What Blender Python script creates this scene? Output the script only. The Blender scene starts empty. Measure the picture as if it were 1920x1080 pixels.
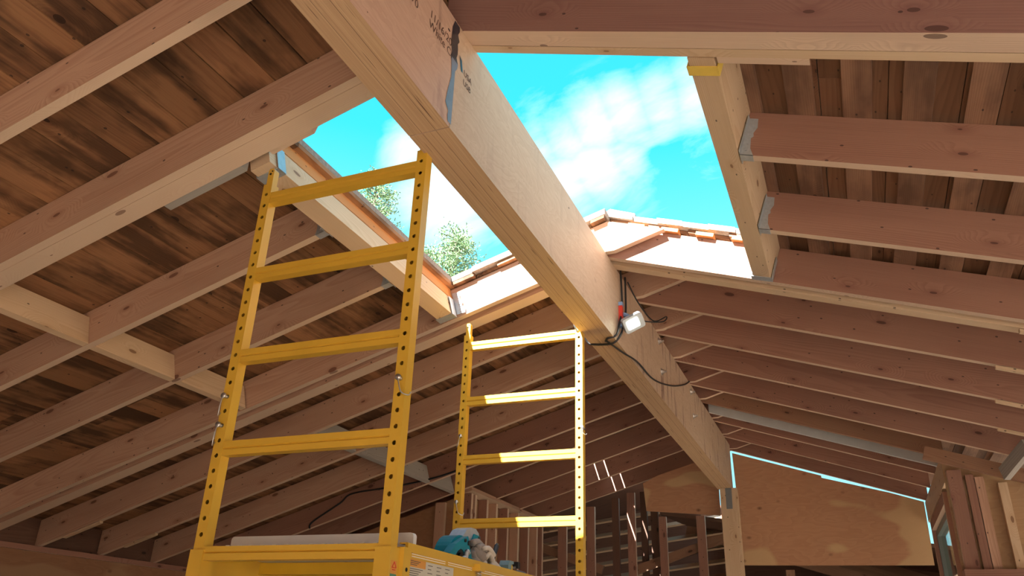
import bpy, bmesh, math, random
from mathutils import Vector, Matrix
random.seed(7)
SC = bpy.context.scene
COL = SC.collection
K = 1.05            # roof carpentry units -> metres
CAMZ = 1.6          # eye height above the slab
TL, TR = 0.2995, 0.330   # pitch of the left and right roof slopes
DEP = 0.195         # plumb depth of a rafter
YN = -3.0           # near end of the building
def ZL(x): return 2.27 + TL*x      # underside of left rafters
def ZR(x): return 1.63 - TR*x      # underside of right rafters
def W(x, y, z): return Vector((K*x, K*y, K*z + CAMZ))
def V(x, y, z): return Vector((x, y, z + CAMZ))

# ---------------------------------------------------------------- materials
def new_mat(name):
    m = bpy.data.materials.new(name); m.use_nodes = True
    nt = m.node_tree; nt.nodes.clear()
    o = nt.nodes.new('ShaderNodeOutputMaterial'); b = nt.nodes.new('ShaderNodeBsdfPrincipled')
    nt.links.new(b.outputs[0], o.inputs[0])
    return m, nt, b
class N:
    def __init__(s, nt): s.nt = nt
    def __call__(s, t, **kw):
        n = s.nt.nodes.new(t)
        for k, v in kw.items():
            if k.startswith('i_'):
                key = k[2:]; key = int(key) if key.isdigit() else key.replace('_', ' ')
                if hasattr(v, 'is_output'): s.nt.links.new(v, n.inputs[key])
                else: n.inputs[key].default_value = v
            else: setattr(n, k, v)
        return n
    def math(s, op, a, b=None, c=None):
        n = s.nt.nodes.new('ShaderNodeMath'); n.operation = op
        for i, v in enumerate((a, b, c)):
            if v is None: continue
            if hasattr(v, 'is_output'): s.nt.links.new(v, n.inputs[i])
            else: n.inputs[i].default_value = v
        return n.outputs[0]
    def vmath(s, op, a, b):
        n = s.nt.nodes.new('ShaderNodeVectorMath'); n.operation = op
        for i, v in enumerate((a, b)):
            if hasattr(v, 'is_output'): s.nt.links.new(v, n.inputs[i])
            else: n.inputs[i].default_value = v
        return n.outputs[0]
    def ramp(s, fac, stops):
        n = s.nt.nodes.new('ShaderNodeValToRGB'); s.nt.links.new(fac, n.inputs[0])
        e = n.color_ramp.elements
        while len(e) < len(stops): e.new(0.5)
        for i, (p, c) in enumerate(stops):
            e[i].position = p; e[i].color = (*c, 1) if len(c) == 3 else c
        return n.outputs[0]
    def mix(s, fac, a, b, mode='MIX'):
        n = s.nt.nodes.new('ShaderNodeMix'); n.data_type = 'RGBA'; n.blend_type = mode
        for k, v in ((0, fac), (6, a), (7, b)):
            if hasattr(v, 'is_output'): s.nt.links.new(v, n.inputs[k])
            else: n.inputs[k].default_value = (*v, 1) if isinstance(v, tuple) and len(v) == 3 else v
        return n.outputs[2]
def wood(name, base, dark, knot, contrast=0.55, island=False, knots=0.5, rough=0.62, var=0.16, ring=17.0, edge=None, age=0.0):
    m, nt, b = new_mat(name); n = N(nt)
    tc = n('ShaderNodeTexCoord'); oi = n('ShaderNodeObjectInfo')
    rnd = oi.outputs['Random']
    if island:
        g = n('ShaderNodeNewGeometry')
        rnd = n.math('FRACT', n.math('ADD', rnd, g.outputs['Random Per Island']))
    off = n('ShaderNodeCombineXYZ', i_0=n.math('MULTIPLY', rnd, 37.0), i_1=n.math('MULTIPLY', rnd, 0.0), i_2=n.math('MULTIPLY', rnd, 0.0)).outputs[0]
    p = n.vmath('ADD', tc.outputs['Object'], off)
    # slow wander of the growth rings along the board
    wv = n('ShaderNodeTexNoise', i_Vector=n.vmath('MULTIPLY', p, (0.55, 6.0, 6.0)), i_Scale=1.0, i_Detail=2.0).outputs['Color']
    wob = n.vmath('MULTIPLY', n.vmath('SUBTRACT', wv, (0.5, 0.5, 0.5)), (0.0, 0.075, 0.075))
    # knots: sparse cells; rings bend round them
    sp = n('ShaderNodeSeparateXYZ', i_0=p)
    yz = n.math('ADD', n.math('ADD', sp.outputs[1], sp.outputs[2]), n.math('MULTIPLY', n.math('SUBTRACT', n('ShaderNodeSeparateColor', i_0=wv).outputs[0], 0.5), 0.05))
    pk = n('ShaderNodeCombineXYZ', i_0=n.math('MULTIPLY', sp.outputs[0], 2.6), i_1=n.math('MULTIPLY', yz, 6.5)).outputs[0]
    vo = n('ShaderNodeTexVoronoi', voronoi_dimensions='2D', i_Vector=pk, i_Scale=1.0)
    has = n.math('GREATER_THAN', n('ShaderNodeSeparateColor', i_0=vo.outputs['Color']).outputs[0], knots)
    d = vo.outputs['Distance']
    near = n.math('MULTIPLY', n.math('SUBTRACT', 1.0, n.math('SMOOTHSTEP' if False else 'MINIMUM', n.math('MULTIPLY', d, 2.6), 1.0)), has)
    tilt = n('ShaderNodeCombineXYZ', i_1=n.math('MULTIPLY', n('ShaderNodeSeparateXYZ', i_0=tc.outputs['Object']).outputs[0], n.math('MULTIPLY', n.math('SUBTRACT', n.math('FRACT', n.math('MULTIPLY', rnd, 5.1)), 0.5), 0.03))).outputs[0]
    rp = n.vmath('ADD', n.vmath('ADD', n.vmath('MULTIPLY', p, (0.0, 1.0, 1.0)), tilt), wob)
    rc = n('ShaderNodeCombineXYZ', i_0=0.0, i_1=n.math('ADD', n.math('MULTIPLY', rnd, 0.13), 0.05), i_2=n.math('SUBTRACT', n.math('MULTIPLY', n.math('FRACT', n.math('MULTIPLY', rnd, 7.3)), 0.3), 0.15)).outputs[0]
    ln = n('ShaderNodeVectorMath', operation='LENGTH', i_0=n.vmath('SUBTRACT', rp, rc)).outputs['Value']
    ph = n.math('MULTIPLY', n.math('ADD', ln, n.math('MULTIPLY', near, 0.05)), ring*10.0)
    fr = n.math('FRACT', ph)
    rg = n.math('MULTIPLY', n.math('POWER', fr, 1.6), n.math('SUBTRACT', 1.0, n.math('POWER', fr, 14.0)))
    fi = n('ShaderNodeTexNoise', i_Vector=n.vmath('MULTIPLY', p, (4.0, 190.0, 190.0)), i_Scale=1.0, i_Detail=3.0).outputs[0]
    blot = n('ShaderNodeTexNoise', i_Vector=n.vmath('MULTIPLY', p, (1.1, 7.0, 7.0)), i_Scale=1.0, i_Detail=3.0).outputs[0]
    f = n.math('ADD', n.math('MULTIPLY', rg, contrast), n.math('MULTIPLY', n.math('SUBTRACT', fi, 0.5), 0.55))
    f = n.math('ADD', f, n.math('MULTIPLY', n.math('SUBTRACT', blot, 0.5), 1.1))
    c = n.mix(n.math('MAXIMUM', n.math('MINIMUM', f, 1.0), 0.0), base, dark)
    kr = n.math('ADD', n.math('MULTIPLY', n('ShaderNodeSeparateColor', i_0=vo.outputs['Color']).outputs[1], 0.06), 0.02)
    kn = n.math('MULTIPLY', n.math('LESS_THAN', d, kr), has)
    kh = n.math('MULTIPLY', n.math('MULTIPLY', n.math('SUBTRACT', 1.0, n.math('MINIMUM', n.math('MULTIPLY', d, 6.0), 1.0)), has), 0.75)
    c = n.mix(kh, c, dark)
    c = n.mix(n.math('MULTIPLY', kn, 0.8), c, knot)
    if age:     # dark weather stains that follow the boards
        a1 = n('ShaderNodeTexNoise', i_Vector=n.vmath('MULTIPLY', p, (1.5, 3.5, 3.5)), i_Scale=1.3, i_Detail=4.0, i_Roughness=0.6).outputs[0]
        a2 = n('ShaderNodeTexNoise', i_Vector=n.vmath('MULTIPLY', p, (0.8, 26.0, 26.0)), i_Scale=1.0, i_Detail=3.0).outputs[0]
        c = n.mix(n.ramp(n.math('ADD', n.math('MULTIPLY', a1, 0.7), n.math('MULTIPLY', a2, 0.3)), [(0.44, (0, 0, 0)), (0.58, (age, age, age))]), c, knot)
    # nail dots
    vn = n('ShaderNodeTexVoronoi', voronoi_dimensions='2D', i_Vector=n('ShaderNodeCombineXYZ', i_0=n.math('MULTIPLY', sp.outputs[0], 6.0), i_1=n.math('MULTIPLY', yz, 11.0)).outputs[0], i_Scale=1.0)
    nd = n.math('MULTIPLY', n.math('LESS_THAN', vn.outputs['Distance'], 0.04), n.math('GREATER_THAN', n('ShaderNodeSeparateColor', i_0=vn.outputs['Color']).outputs[1], 0.55))
    c = n.mix(n.math('MULTIPLY', nd, 0.75), c, (0.03, 0.02, 0.02))
    hs = n('ShaderNodeHueSaturation', i_Color=c, i_Value=n.math('ADD', 1.0 - var, n.math('MULTIPLY', n.math('FRACT', n.math('MULTIPLY', rnd, 13.7)), 2*var)))
    cc = hs.outputs[0]
    if edge:    # narrow edges paler than the faces, floor bounce light put into the colour
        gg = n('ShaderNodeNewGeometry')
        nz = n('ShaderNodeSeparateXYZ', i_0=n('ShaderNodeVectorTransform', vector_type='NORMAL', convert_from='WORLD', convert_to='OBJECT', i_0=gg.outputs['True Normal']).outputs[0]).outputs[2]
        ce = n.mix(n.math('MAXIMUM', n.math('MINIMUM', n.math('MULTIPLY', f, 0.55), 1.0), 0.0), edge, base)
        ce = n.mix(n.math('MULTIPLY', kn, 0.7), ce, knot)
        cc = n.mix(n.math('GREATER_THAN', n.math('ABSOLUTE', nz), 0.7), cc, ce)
    nt.links.new(cc, b.inputs['Base Color'])
    b.inputs['Roughness'].default_value = rough
    b.inputs['Specular IOR Level'].default_value = 0.25
    bp = n('ShaderNodeBump', i_Strength=0.12, i_Distance=0.004, i_Height=f)
    nt.links.new(bp.outputs[0], b.inputs['Normal'])
    return m
def plain(name, col, rough=0.5, metal=0.0, noise=0.12, scale=25.0, spec=0.4, bump=0.0):
    m, nt, b = new_mat(name); n = N(nt)
    tc = n('ShaderNodeTexCoord')
    no = n('ShaderNodeTexNoise', i_Vector=tc.outputs['Object'], i_Scale=scale, i_Detail=4.0).outputs[0]
    c = n.mix(n.math('MULTIPLY', no, 1.0), tuple(x*(1-noise) for x in col), tuple(min(1, x*(1+noise)) for x in col))
    nt.links.new(c, b.inputs['Base Color'])
    b.inputs['Roughness'].default_value = rough; b.inputs['Metallic'].default_value = metal
    b.inputs['Specular IOR Level'].default_value = spec
    if bump:
        bp = n('ShaderNodeBump', i_Strength=bump, i_Distance=0.01, i_Height=no); nt.links.new(bp.outputs[0], b.inputs['Normal'])
    return m
M = {}
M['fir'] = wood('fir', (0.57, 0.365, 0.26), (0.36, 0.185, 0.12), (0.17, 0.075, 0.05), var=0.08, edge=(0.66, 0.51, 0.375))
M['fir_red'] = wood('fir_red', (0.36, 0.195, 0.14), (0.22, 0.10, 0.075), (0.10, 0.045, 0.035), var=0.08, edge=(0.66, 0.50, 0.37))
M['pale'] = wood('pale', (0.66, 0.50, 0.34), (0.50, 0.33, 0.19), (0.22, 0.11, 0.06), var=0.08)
M['fir_shaded'] = wood('fir_shaded', (0.27, 0.15, 0.125), (0.19, 0.09, 0.08), (0.08, 0.04, 0.035), var=0.05, edge=(0.66, 0.50, 0.37))  # shade on the nearest right rafter put into its wood colour
M['old'] = wood('old', (0.33, 0.185, 0.115), (0.20, 0.095, 0.06), (0.06, 0.03, 0.02), var=0.15)
M['grey'] = wood('grey', (0.42, 0.40, 0.37), (0.26, 0.245, 0.22), (0.12, 0.1, 0.09), knots=0.9, var=0.1)
M['deck'] = wood('deck', (0.36, 0.185, 0.09), (0.15, 0.065, 0.04), (0.03, 0.015, 0.01), island=True, knots=0.70, contrast=0.35, var=0.22, age=0.75, rough=0.7)
M['plank'] = wood('plank', (0.24, 0.125, 0.07), (0.13, 0.06, 0.035), (0.04, 0.02, 0.015), island=True, knots=0.8, var=0.25)
M['skip'] = wood('skip', (0.33, 0.19, 0.12), (0.2, 0.10, 0.065), (0.05, 0.025, 0.02), knots=0.8, var=0.2, age=0.5)
M['cedar'] = wood('cedar', (0.62, 0.27, 0.09), (0.45, 0.17, 0.05), (0.2, 0.07, 0.03), knots=0.9, var=0.06)
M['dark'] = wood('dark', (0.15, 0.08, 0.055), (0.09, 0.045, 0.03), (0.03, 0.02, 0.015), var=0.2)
M['yellow'] = plain('yellow_paint', (0.68, 0.41, 0.045), rough=0.32, noise=0.10, scale=9.0, spec=0.5)
M['yellow_dull'] = plain('yellow_dull', (0.62, 0.36, 0.02), rough=0.5, noise=0.18, scale=9.0)
M['zinc'] = plain('zinc', (0.50, 0.54, 0.58), rough=0.45, metal=0.55, noise=0.2, scale=60)
M['plate'] = plain('plate_grey', (0.22, 0.24, 0.26), rough=0.5, metal=0.4)
M['steel'] = plain('steel', (0.6, 0.6, 0.6), rough=0.3, metal=0.9)
M['white'] = plain('white_sheet', (0.80, 0.79, 0.78), rough=0.6, noise=0.04)
M['black'] = plain('black_rubber', (0.02, 0.02, 0.022), rough=0.5)
M['hole'] = plain('dark_void', (0.01, 0.008, 0.008), rough=0.9)
M['char'] = plain('charcoal', (0.045, 0.047, 0.055), rough=0.5)
M['teal'] = plain('teal_plastic', (0.0, 0.24, 0.34), rough=0.4, noise=0.08)
M['teal_l'] = plain('teal_light', (0.22, 0.36, 0.40), rough=0.45, noise=0.08)
M['glove'] = plain('glove_cloth', (0.32, 0.28, 0.26), rough=0.85, noise=0.25, scale=40)
M['glove_l'] = plain('glove_light', (0.62, 0.56, 0.50), rough=0.85, noise=0.15, scale=40)
M['navy'] = plain('navy_cloth', (0.10, 0.11, 0.16), rough=0.8, noise=0.3, scale=50)
M['coral'] = plain('coral_plastic', (0.8, 0.16, 0.11), rough=0.5)
M['lampgrey'] = plain('lamp_grey', (0.25, 0.38, 0.60), rough=0.4)
M['red'] = plain('red_plastic', (0.65, 0.05, 0.03), rough=0.4)
M['ink'] = plain('ink', (0.12, 0.07, 0.055), rough=0.8)
M['pitch'] = plain('adhesive', (0.035, 0.032, 0.045), rough=0.35, noise=0.5, scale=30)
M['stainsmear'] = plain('grey_smear', (0.20, 0.20, 0.26), rough=0.4, noise=0.3, scale=30)
M['label'] = plain('label_paper', (0.62, 0.58, 0.48), rough=0.6, noise=0.05)
M['label_o'] = plain('label_orange', (0.72, 0.33, 0.07), rough=0.6, noise=0.05)
M['label_g'] = plain('label_green', (0.10, 0.28, 0.18), rough=0.6, noise=0.05)
M['print'] = plain('print_grey', (0.14, 0.12, 0.10), rough=0.7)
M['lineprint'] = plain('line_print', (0.93, 0.90, 0.82), rough=0.5, noise=0.02)
M['tape'] = plain('yellow_paint_mark', (0.75, 0.55, 0.10), rough=0.6, noise=0.2, scale=14)
M['slab'] = plain('slab', (0.56, 0.47, 0.385), rough=0.85, noise=0.2, scale=2.5)
M['earth'] = plain('earth', (0.26, 0.20, 0.14), rough=0.95, noise=0.25, scale=1.5)
M['shingle'] = plain('shingle', (0.30, 0.265, 0.24), rough=0.95, noise=0.5, scale=60, bump=0.6)
M['felt'] = plain('shingle_edge', (0.50, 0.44, 0.40), rough=0.95, noise=0.5, scale=80)
M['frame'] = plain('window_frame', (0.16, 0.19, 0.19), rough=0.4)
M['bark'] = plain('bark', (0.16, 0.13, 0.11), rough=0.95, noise=0.4, scale=8)
M['painted'] = plain('grey_painted', (0.50, 0.52, 0.52), rough=0.6, noise=0.10, scale=14)

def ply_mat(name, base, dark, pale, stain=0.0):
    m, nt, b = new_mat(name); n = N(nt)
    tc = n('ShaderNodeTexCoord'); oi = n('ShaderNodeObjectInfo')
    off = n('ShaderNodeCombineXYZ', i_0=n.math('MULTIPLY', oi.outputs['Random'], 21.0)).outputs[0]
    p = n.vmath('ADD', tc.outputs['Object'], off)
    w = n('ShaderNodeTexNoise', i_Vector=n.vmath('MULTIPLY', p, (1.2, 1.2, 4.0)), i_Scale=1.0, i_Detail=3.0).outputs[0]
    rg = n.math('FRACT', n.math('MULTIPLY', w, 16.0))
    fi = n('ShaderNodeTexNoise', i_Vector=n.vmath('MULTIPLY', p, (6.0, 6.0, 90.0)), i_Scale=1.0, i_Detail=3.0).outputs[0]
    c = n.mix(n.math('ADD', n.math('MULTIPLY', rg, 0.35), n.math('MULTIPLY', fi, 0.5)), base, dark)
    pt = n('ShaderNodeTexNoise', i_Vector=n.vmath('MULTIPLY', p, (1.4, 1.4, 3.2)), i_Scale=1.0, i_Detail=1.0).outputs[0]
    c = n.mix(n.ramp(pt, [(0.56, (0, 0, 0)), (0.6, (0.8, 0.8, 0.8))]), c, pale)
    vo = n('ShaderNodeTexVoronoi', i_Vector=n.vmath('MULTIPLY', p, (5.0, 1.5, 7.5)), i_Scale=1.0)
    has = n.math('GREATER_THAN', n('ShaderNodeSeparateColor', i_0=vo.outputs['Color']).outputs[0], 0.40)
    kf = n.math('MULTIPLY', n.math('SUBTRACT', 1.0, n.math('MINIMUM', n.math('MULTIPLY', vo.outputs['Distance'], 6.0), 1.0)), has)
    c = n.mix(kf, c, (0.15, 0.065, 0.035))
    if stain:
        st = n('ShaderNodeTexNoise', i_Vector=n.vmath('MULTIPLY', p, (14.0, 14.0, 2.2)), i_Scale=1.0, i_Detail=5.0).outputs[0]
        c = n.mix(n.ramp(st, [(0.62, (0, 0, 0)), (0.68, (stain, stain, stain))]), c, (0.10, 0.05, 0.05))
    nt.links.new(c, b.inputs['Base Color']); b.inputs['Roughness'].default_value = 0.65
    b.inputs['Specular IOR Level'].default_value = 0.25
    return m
M['ply'] = ply_mat('plywood', (0.60, 0.34, 0.20), (0.45, 0.225, 0.125), (0.66, 0.46, 0.25))
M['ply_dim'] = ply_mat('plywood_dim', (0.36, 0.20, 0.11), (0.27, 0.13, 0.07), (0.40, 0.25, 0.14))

M['ply_tan'] = ply_mat('plywood_tan', (0.50, 0.34, 0.20), (0.37, 0.22, 0.12), (0.55, 0.40, 0.23))
def lvl_mat(name, side_a, side_b, stain):
    """Laminated beam: veneer faces on the sides, glue lines on the underside."""
    m, nt, b = new_mat(name); n = N(nt)
    tc = n('ShaderNodeTexCoord'); p = tc.outputs['Object']
    w = n('ShaderNodeTexNoise', i_Vector=n.vmath('MULTIPLY', p, (1.6, 3.0, 5.0)), i_Scale=1.0, i_Detail=4.0, i_Distortion=0.6).outputs[0]
    rg = n.math('FRACT', n.math('MULTIPLY', w, 20.0))
    fi = n('ShaderNodeTexNoise', i_Vector=n.vmath('MULTIPLY', p, (7.0, 60.0, 60.0)), i_Scale=1.0, i_Detail=4.0).outputs[0]
    cs = n.mix(n.math('ADD', n.math('MULTIPLY', rg, 0.4), n.math('MULTIPLY', n.math('SUBTRACT', fi, 0.3), 0.9)), side_a, side_b)
    st = n('ShaderNodeTexNoise', i_Vector=n.vmath('MULTIPLY', p, (16.0, 1.0, 2.5)), i_Scale=1.0, i_Detail=5.0).outputs[0]
    far = n.math('MINIMUM', n.math('MAXIMUM', n.math('SUBTRACT', n('ShaderNodeSeparateXYZ', i_0=p).outputs[0], 1.9), 0.12), 1.0)
    cs = n.mix(n.math('MULTIPLY', n.ramp(st, [(0.57, (0, 0, 0)), (0.68, (stain, stain, stain))]), far), cs, (0.17, 0.085, 0.075))
    vo = n('ShaderNodeTexVoronoi', i_Vector=n.vmath('MULTIPLY', p, (4.5, 1.0, 8.0)), i_Scale=1.0)
    has = n.math('GREATER_THAN', n('ShaderNodeSeparateColor', i_0=vo.outputs['Color']).outputs[0], 0.62)
    kf = n.math('MULTIPLY', n.math('SUBTRACT', 1.0, n.math('MINIMUM', n.math('MULTIPLY', vo.outputs['Distance'], 5.5), 1.0)), has)
    cs = n.mix(n.math('MULTIPLY', kf, 0.8), cs, (0.2, 0.10, 0.085))
    vn = n('ShaderNodeTexVoronoi', i_Vector=n.vmath('MULTIPLY', p, (5.0, 1.0, 9.0)), i_Scale=1.0)
    nd = n.math('MULTIPLY', n.math('LESS_THAN', vn.outputs['Distance'], 0.045), n.math('GREATER_THAN', n('ShaderNodeSeparateColor', i_0=vn.outputs['Color']).outputs[1], 0.5))
    cs = n.mix(nd, cs, (0.03, 0.02, 0.02))
    # underside: edge of stacked veneers
    l1 = n('ShaderNodeTexNoise', i_Vector=n.vmath('MULTIPLY', p, (0.5, 130.0, 0.0)), i_Scale=1.0, i_Detail=3.0).outputs[0]
    l2 = n('ShaderNodeTexNoise', i_Vector=n.vmath('MULTIPLY', p, (2.6, 300.0, 0.0)), i_Scale=1.0, i_Detail=2.0).outputs[0]
    cb = n.mix(n.math('ADD', n.math('MULTIPLY', l1, 0.9), n.math('MULTIPLY', n.math('SUBTRACT', l2, 0.5), 0.8)), (0.62, 0.44, 0.27), (0.36, 0.22, 0.125))
    cb = n.mix(n.ramp(n('ShaderNodeTexNoise', i_Vector=n.vmath('MULTIPLY', p, (4.0, 170.0, 0.0)), i_Scale=1.0, i_Detail=1.0).outputs[0], [(0.70, (0, 0, 0)), (0.74, (1, 1, 1))]), cb, (0.10, 0.055, 0.035))
    sy = n('ShaderNodeSeparateXYZ', i_0=p).outputs[1]
    for off in (-0.026, 0.026):
        cb = n.mix(n.math('MULTIPLY', n.math('LESS_THAN', n.math('ABSOLUTE', n.math('SUBTRACT', sy, off)), 0.0012), 0.7), cb, (0.14, 0.08, 0.05))
    g = n('ShaderNodeNewGeometry')
    nz = n('ShaderNodeSeparateXYZ', i_0=n('ShaderNodeVectorTransform', vector_type='NORMAL', convert_from='WORLD', convert_to='OBJECT', i_0=g.outputs['True Normal']).outputs[0]).outputs[2]
    c = n.mix(n.math('GREATER_THAN', n.math('ABSOLUTE', nz), 0.7), cs, cb)
    nt.links.new(c, b.inputs['Base Color']); b.inputs['Roughness'].default_value = 0.6
    b.inputs['Specular IOR Level'].default_value = 0.25
    return m
M['lvl'] = lvl_mat('laminated_near', (0.60, 0.42, 0.33), (0.48, 0.31, 0.24), 0.35)
M['lvl2'] = lvl_mat('laminated_far', (0.60, 0.46, 0.34), (0.48, 0.335, 0.235), 0.75)

def emit(name, col, s):
    m, nt, b = new_mat(name)
    b.inputs['Base Color'].default_value = (*col, 1); b.inputs['Emission Color'].default_value = (*col, 1); b.inputs['Emission Strength'].default_value = s
    return m
M['led'] = emit('led_panel', (0.93, 1.0, 0.80), 9.0)
def glass():
    m, nt, b = new_mat('glass'); b.inputs['Base Color'].default_value = (0.85, 0.95, 0.9, 1)
    b.inputs['Roughness'].default_value = 0.02; b.inputs['Transmission Weight'].default_value = 1.0; b.inputs['IOR'].default_value = 1.1
    return m
M['glass'] = glass()
def leaf_mat():
    m, nt, b = new_mat('pine_needles'); n = N(nt)
    g = n('ShaderNodeNewGeometry')
    c = n.mix(g.outputs['Random Per Island'], (0.07, 0.16, 0.07), (0.20, 0.31, 0.15))
    nt.links.new(c, b.inputs['Base Color']); b.inputs['Roughness'].default_value = 0.7
    return m
M['needle'] = leaf_mat()

# ---------------------------------------------------------------- geometry helpers
def tag(o, label=None, cat=None, group=None, kind=None):
    if label: o['label'] = label
    if cat: o['category'] = cat
    if group: o['group'] = group
    if kind: o['kind'] = kind
    return o
def empty(name, loc, label, cat, group=None):
    o = bpy.data.objects.new(name, None); COL.objects.link(o); o.location = loc; o.empty_display_size = 0.1
    return tag(o, label, cat, group)
def finish(name, bm, mat, mw=None, parent=None, bevel=0.0, smooth=False):
    """bm is in local coordinates of matrix mw (world); returns the linked object."""
    if bevel > 0:
        bmesh.ops.bevel(bm, geom=[e for e in bm.edges if len(e.link_faces) == 2 and e.calc_face_angle(0) > 0.5], offset=bevel, segments=1, affect='EDGES', clamp_overlap=True)
    bmesh.ops.recalc_face_normals(bm, faces=bm.faces)
    me = bpy.data.meshes.new(name); bm.to_mesh(me); bm.free()
    if smooth:
        for f in me.polygons: f.use_smooth = True
    if isinstance(mat, (list, tuple)):
        for x in mat: me.materials.append(x)
    else: me.materials.append(mat)
    o = bpy.data.objects.new(name, me); COL.objects.link(o)
    mw = mw or Matrix.Identity(4)
    if parent is None: o.matrix_world = mw
    else:
        o.parent = parent
        pm = PW.get(parent.name) or parent.matrix_basis
        o.matrix_basis = pm.inverted() @ mw
    PW[o.name] = mw.copy()
    return o
PW = {}
def bx(bm, lo, hi, mi=0):
    vs = [bm.verts.new((x, y, z)) for z in (lo[2], hi[2]) for y in (lo[1], hi[1]) for x in (lo[0], hi[0])]
    for q in ((0, 2, 3, 1), (4, 5, 7, 6), (0, 1, 5, 4), (2, 6, 7, 3), (0, 4, 6, 2), (1, 3, 7, 5)):
        bm.faces.new([vs[i] for i in q]).material_index = mi
    return vs
def prism(bm, poly, y0, y1, mi=0):
    a = [bm.verts.new((u, y0, v)) for u, v in poly]; c = [bm.verts.new((u, y1, v)) for u, v in poly]
    bm.faces.new(a).material_index = mi; bm.faces.new(list(reversed(c))).material_index = mi
    for i in range(len(poly)):
        j = (i+1) % len(poly); bm.faces.new((a[i], c[i], c[j], a[j])).material_index = mi
def frame_x(origin, xdir, zhint=(0, 0, 1)):
    x = Vector(xdir).normalized(); z = Vector(zhint); y = z.cross(x).normalized(); z = x.cross(y)
    m = Matrix((x, y, z)).transposed().to_4x4(); m.translation = origin
    return m
def timber(name, a, b, w, h, mat, parent=None, zhint=(0, 0, 1), bevel=0.003):
    """straight timber from a to b (world), w across, h along zhint; grain follows local X."""
    a = Vector(a); b = Vector(b); L = (b-a).length
    bm = bmesh.new(); bx(bm, (0, -w/2, -h/2), (L, w/2, h/2))
    return finish(name, bm, mat, frame_x(a, b-a, zhint), parent, bevel)
def wbox(name, lo, hi, mat, parent=None, bevel=0.003, axis='x'):
    """axis aligned box given in world coordinates, grain (local X) along the chosen axis"""
    lo = Vector(lo); hi = Vector(hi); c = (lo+hi)/2; d = hi-lo
    if axis == 'x': mw = Matrix.Translation((lo.x, c.y, c.z)); s = (d.x, d.y, d.z)
    elif axis == 'y': mw = frame_x(Vector((c.x, lo.y, c.z)), (0, 1, 0)); s = (d.y, d.x, d.z)
    else: mw = frame_x(Vector((c.x, c.y, lo.z)), (0, 0, 1), (-1, 0, 0)); s = (d.z, d.y, d.x)
    bm = bmesh.new(); bx(bm, (0, -s[1]/2, -s[2]/2), (s[0], s[1]/2, s[2]/2))
    return finish(name, bm, mat, mw, parent, bevel)
def tube(bm, pts, r, seg=8, mi=0, cap=True):
    pts = [Vector(p) for p in pts]; rings = []
    up = Vector((0.31, 0.2, 0.93))
    for i, p in enumerate(pts):
        t = (pts[min(i+1, len(pts)-1)] - pts[max(i-1, 0)]).normalized()
        x = t.cross(up); x = x.normalized() if x.length > 1e-4 else t.orthogonal().normalized()
        y = t.cross(x); rr = r[i] if isinstance(r, (list, tuple)) else r
        rings.append([bm.verts.new(p + (x*math.cos(k*2*math.pi/seg) + y*math.sin(k*2*math.pi/seg))*rr) for k in range(seg)])
    for a, b in zip(rings, rings[1:]):
        for k in range(seg): bm.faces.new((a[k], a[(k+1) % seg], b[(k+1) % seg], b[k])).material_index = mi
    if cap: bm.faces.new(list(reversed(rings[0]))).material_index = mi; bm.faces.new(rings[-1]).material_index = mi
def smooth_path(pts, n=8):
    pts = [Vector(p) for p in pts]; out = []
    for i in range(len(pts)-1):
        p0, p1, p2, p3 = pts[max(i-1, 0)], pts[i], pts[i+1], pts[min(i+2, len(pts)-1)]
        for k in range(n):
            t = k/n
            out.append(0.5*((2*p1) + (p2-p0)*t + (2*p0-5*p1+4*p2-p3)*t*t + (3*p1-p0-3*p2+p3)*t**3))
    out.append(pts[-1]); return out
def cyl(bm, a, b, r, seg=16, mi=0): tube(bm, [a, b], r, seg, mi)
def blob(bm, c, s, rot=None, sub=2, jit=0.0, mi=0):
    r = bmesh.ops.create_icosphere(bm, subdivisions=sub, radius=1.0)
    for v in r['verts']:
        q = v.co.copy()
        if jit: q *= 1 + random.uniform(-jit, jit)
        q = Vector((q.x*s[0], q.y*s[1], q.z*s[2]))
        if rot: q = rot @ q
        v.co = q + Vector(c)
        for f in v.link_faces: f.material_index = mi
ORD = ['first', 'second', 'third', 'fourth', 'fifth', 'sixth', 'seventh', 'eighth', 'ninth', 'tenth', 'eleventh', 'twelfth', 'thirteenth']

# ---------------------------------------------------------------- roof carpentry
def slope_prism(name, poly, y0, y1, mat, side, parent=None, bevel=0.003):
    """poly in roof units (x,z); extruded y0..y1; local X runs up/down the slope"""
    d = Vector((1, 0, TL)) if side == 'L' else Vector((1, 0, -TR))
    o = W(poly[0][0], (y0+y1)/2, poly[0][1]); mw = frame_x(o, d); inv = mw.inverted()
    pl = []
    for x, z in poly:
        q = inv @ W(x, (y0+y1)/2, z); pl.append((q.x, q.z))
    bm = bmesh.new(); prism(bm, pl, -K*(y1-y0)/2, K*(y1-y0)/2)
    return finish(name, bm, mat, mw, parent, bevel)
XTAIL, XEND = -6.05, 3.0
def polyL(x0, x1, dz=0.0):
    return [(x0, ZL(x0)+dz), (x1, ZL(x1)+dz), (x1, ZL(x1)+DEP), (x0, ZL(x0)+DEP)]
def polyL_full():
    xi = -0.445/(TL+TR); xp = (1.63-2.27)/(TL+TR)
    zt = 1.976
    xr = (zt-2.27)/TL
    return [(XTAIL, ZL(XTAIL)), (-1.178, ZL(-1.178)), (-1.178, zt), (xr, zt), (xi, ZL(xi)), (xp, ZL(xp)+DEP), (XTAIL, ZL(XTAIL)+DEP)]
def polyRb(x1, dz=0.0):
    return [(-1.095, 1.976), (-1.0485, 1.976), (x1, ZR(x1)+dz), (x1, ZR(x1)+DEP), (-1.012, ZR(-1.012)+DEP), (-1.095, ZL(-1.095)+DEP)]
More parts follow.
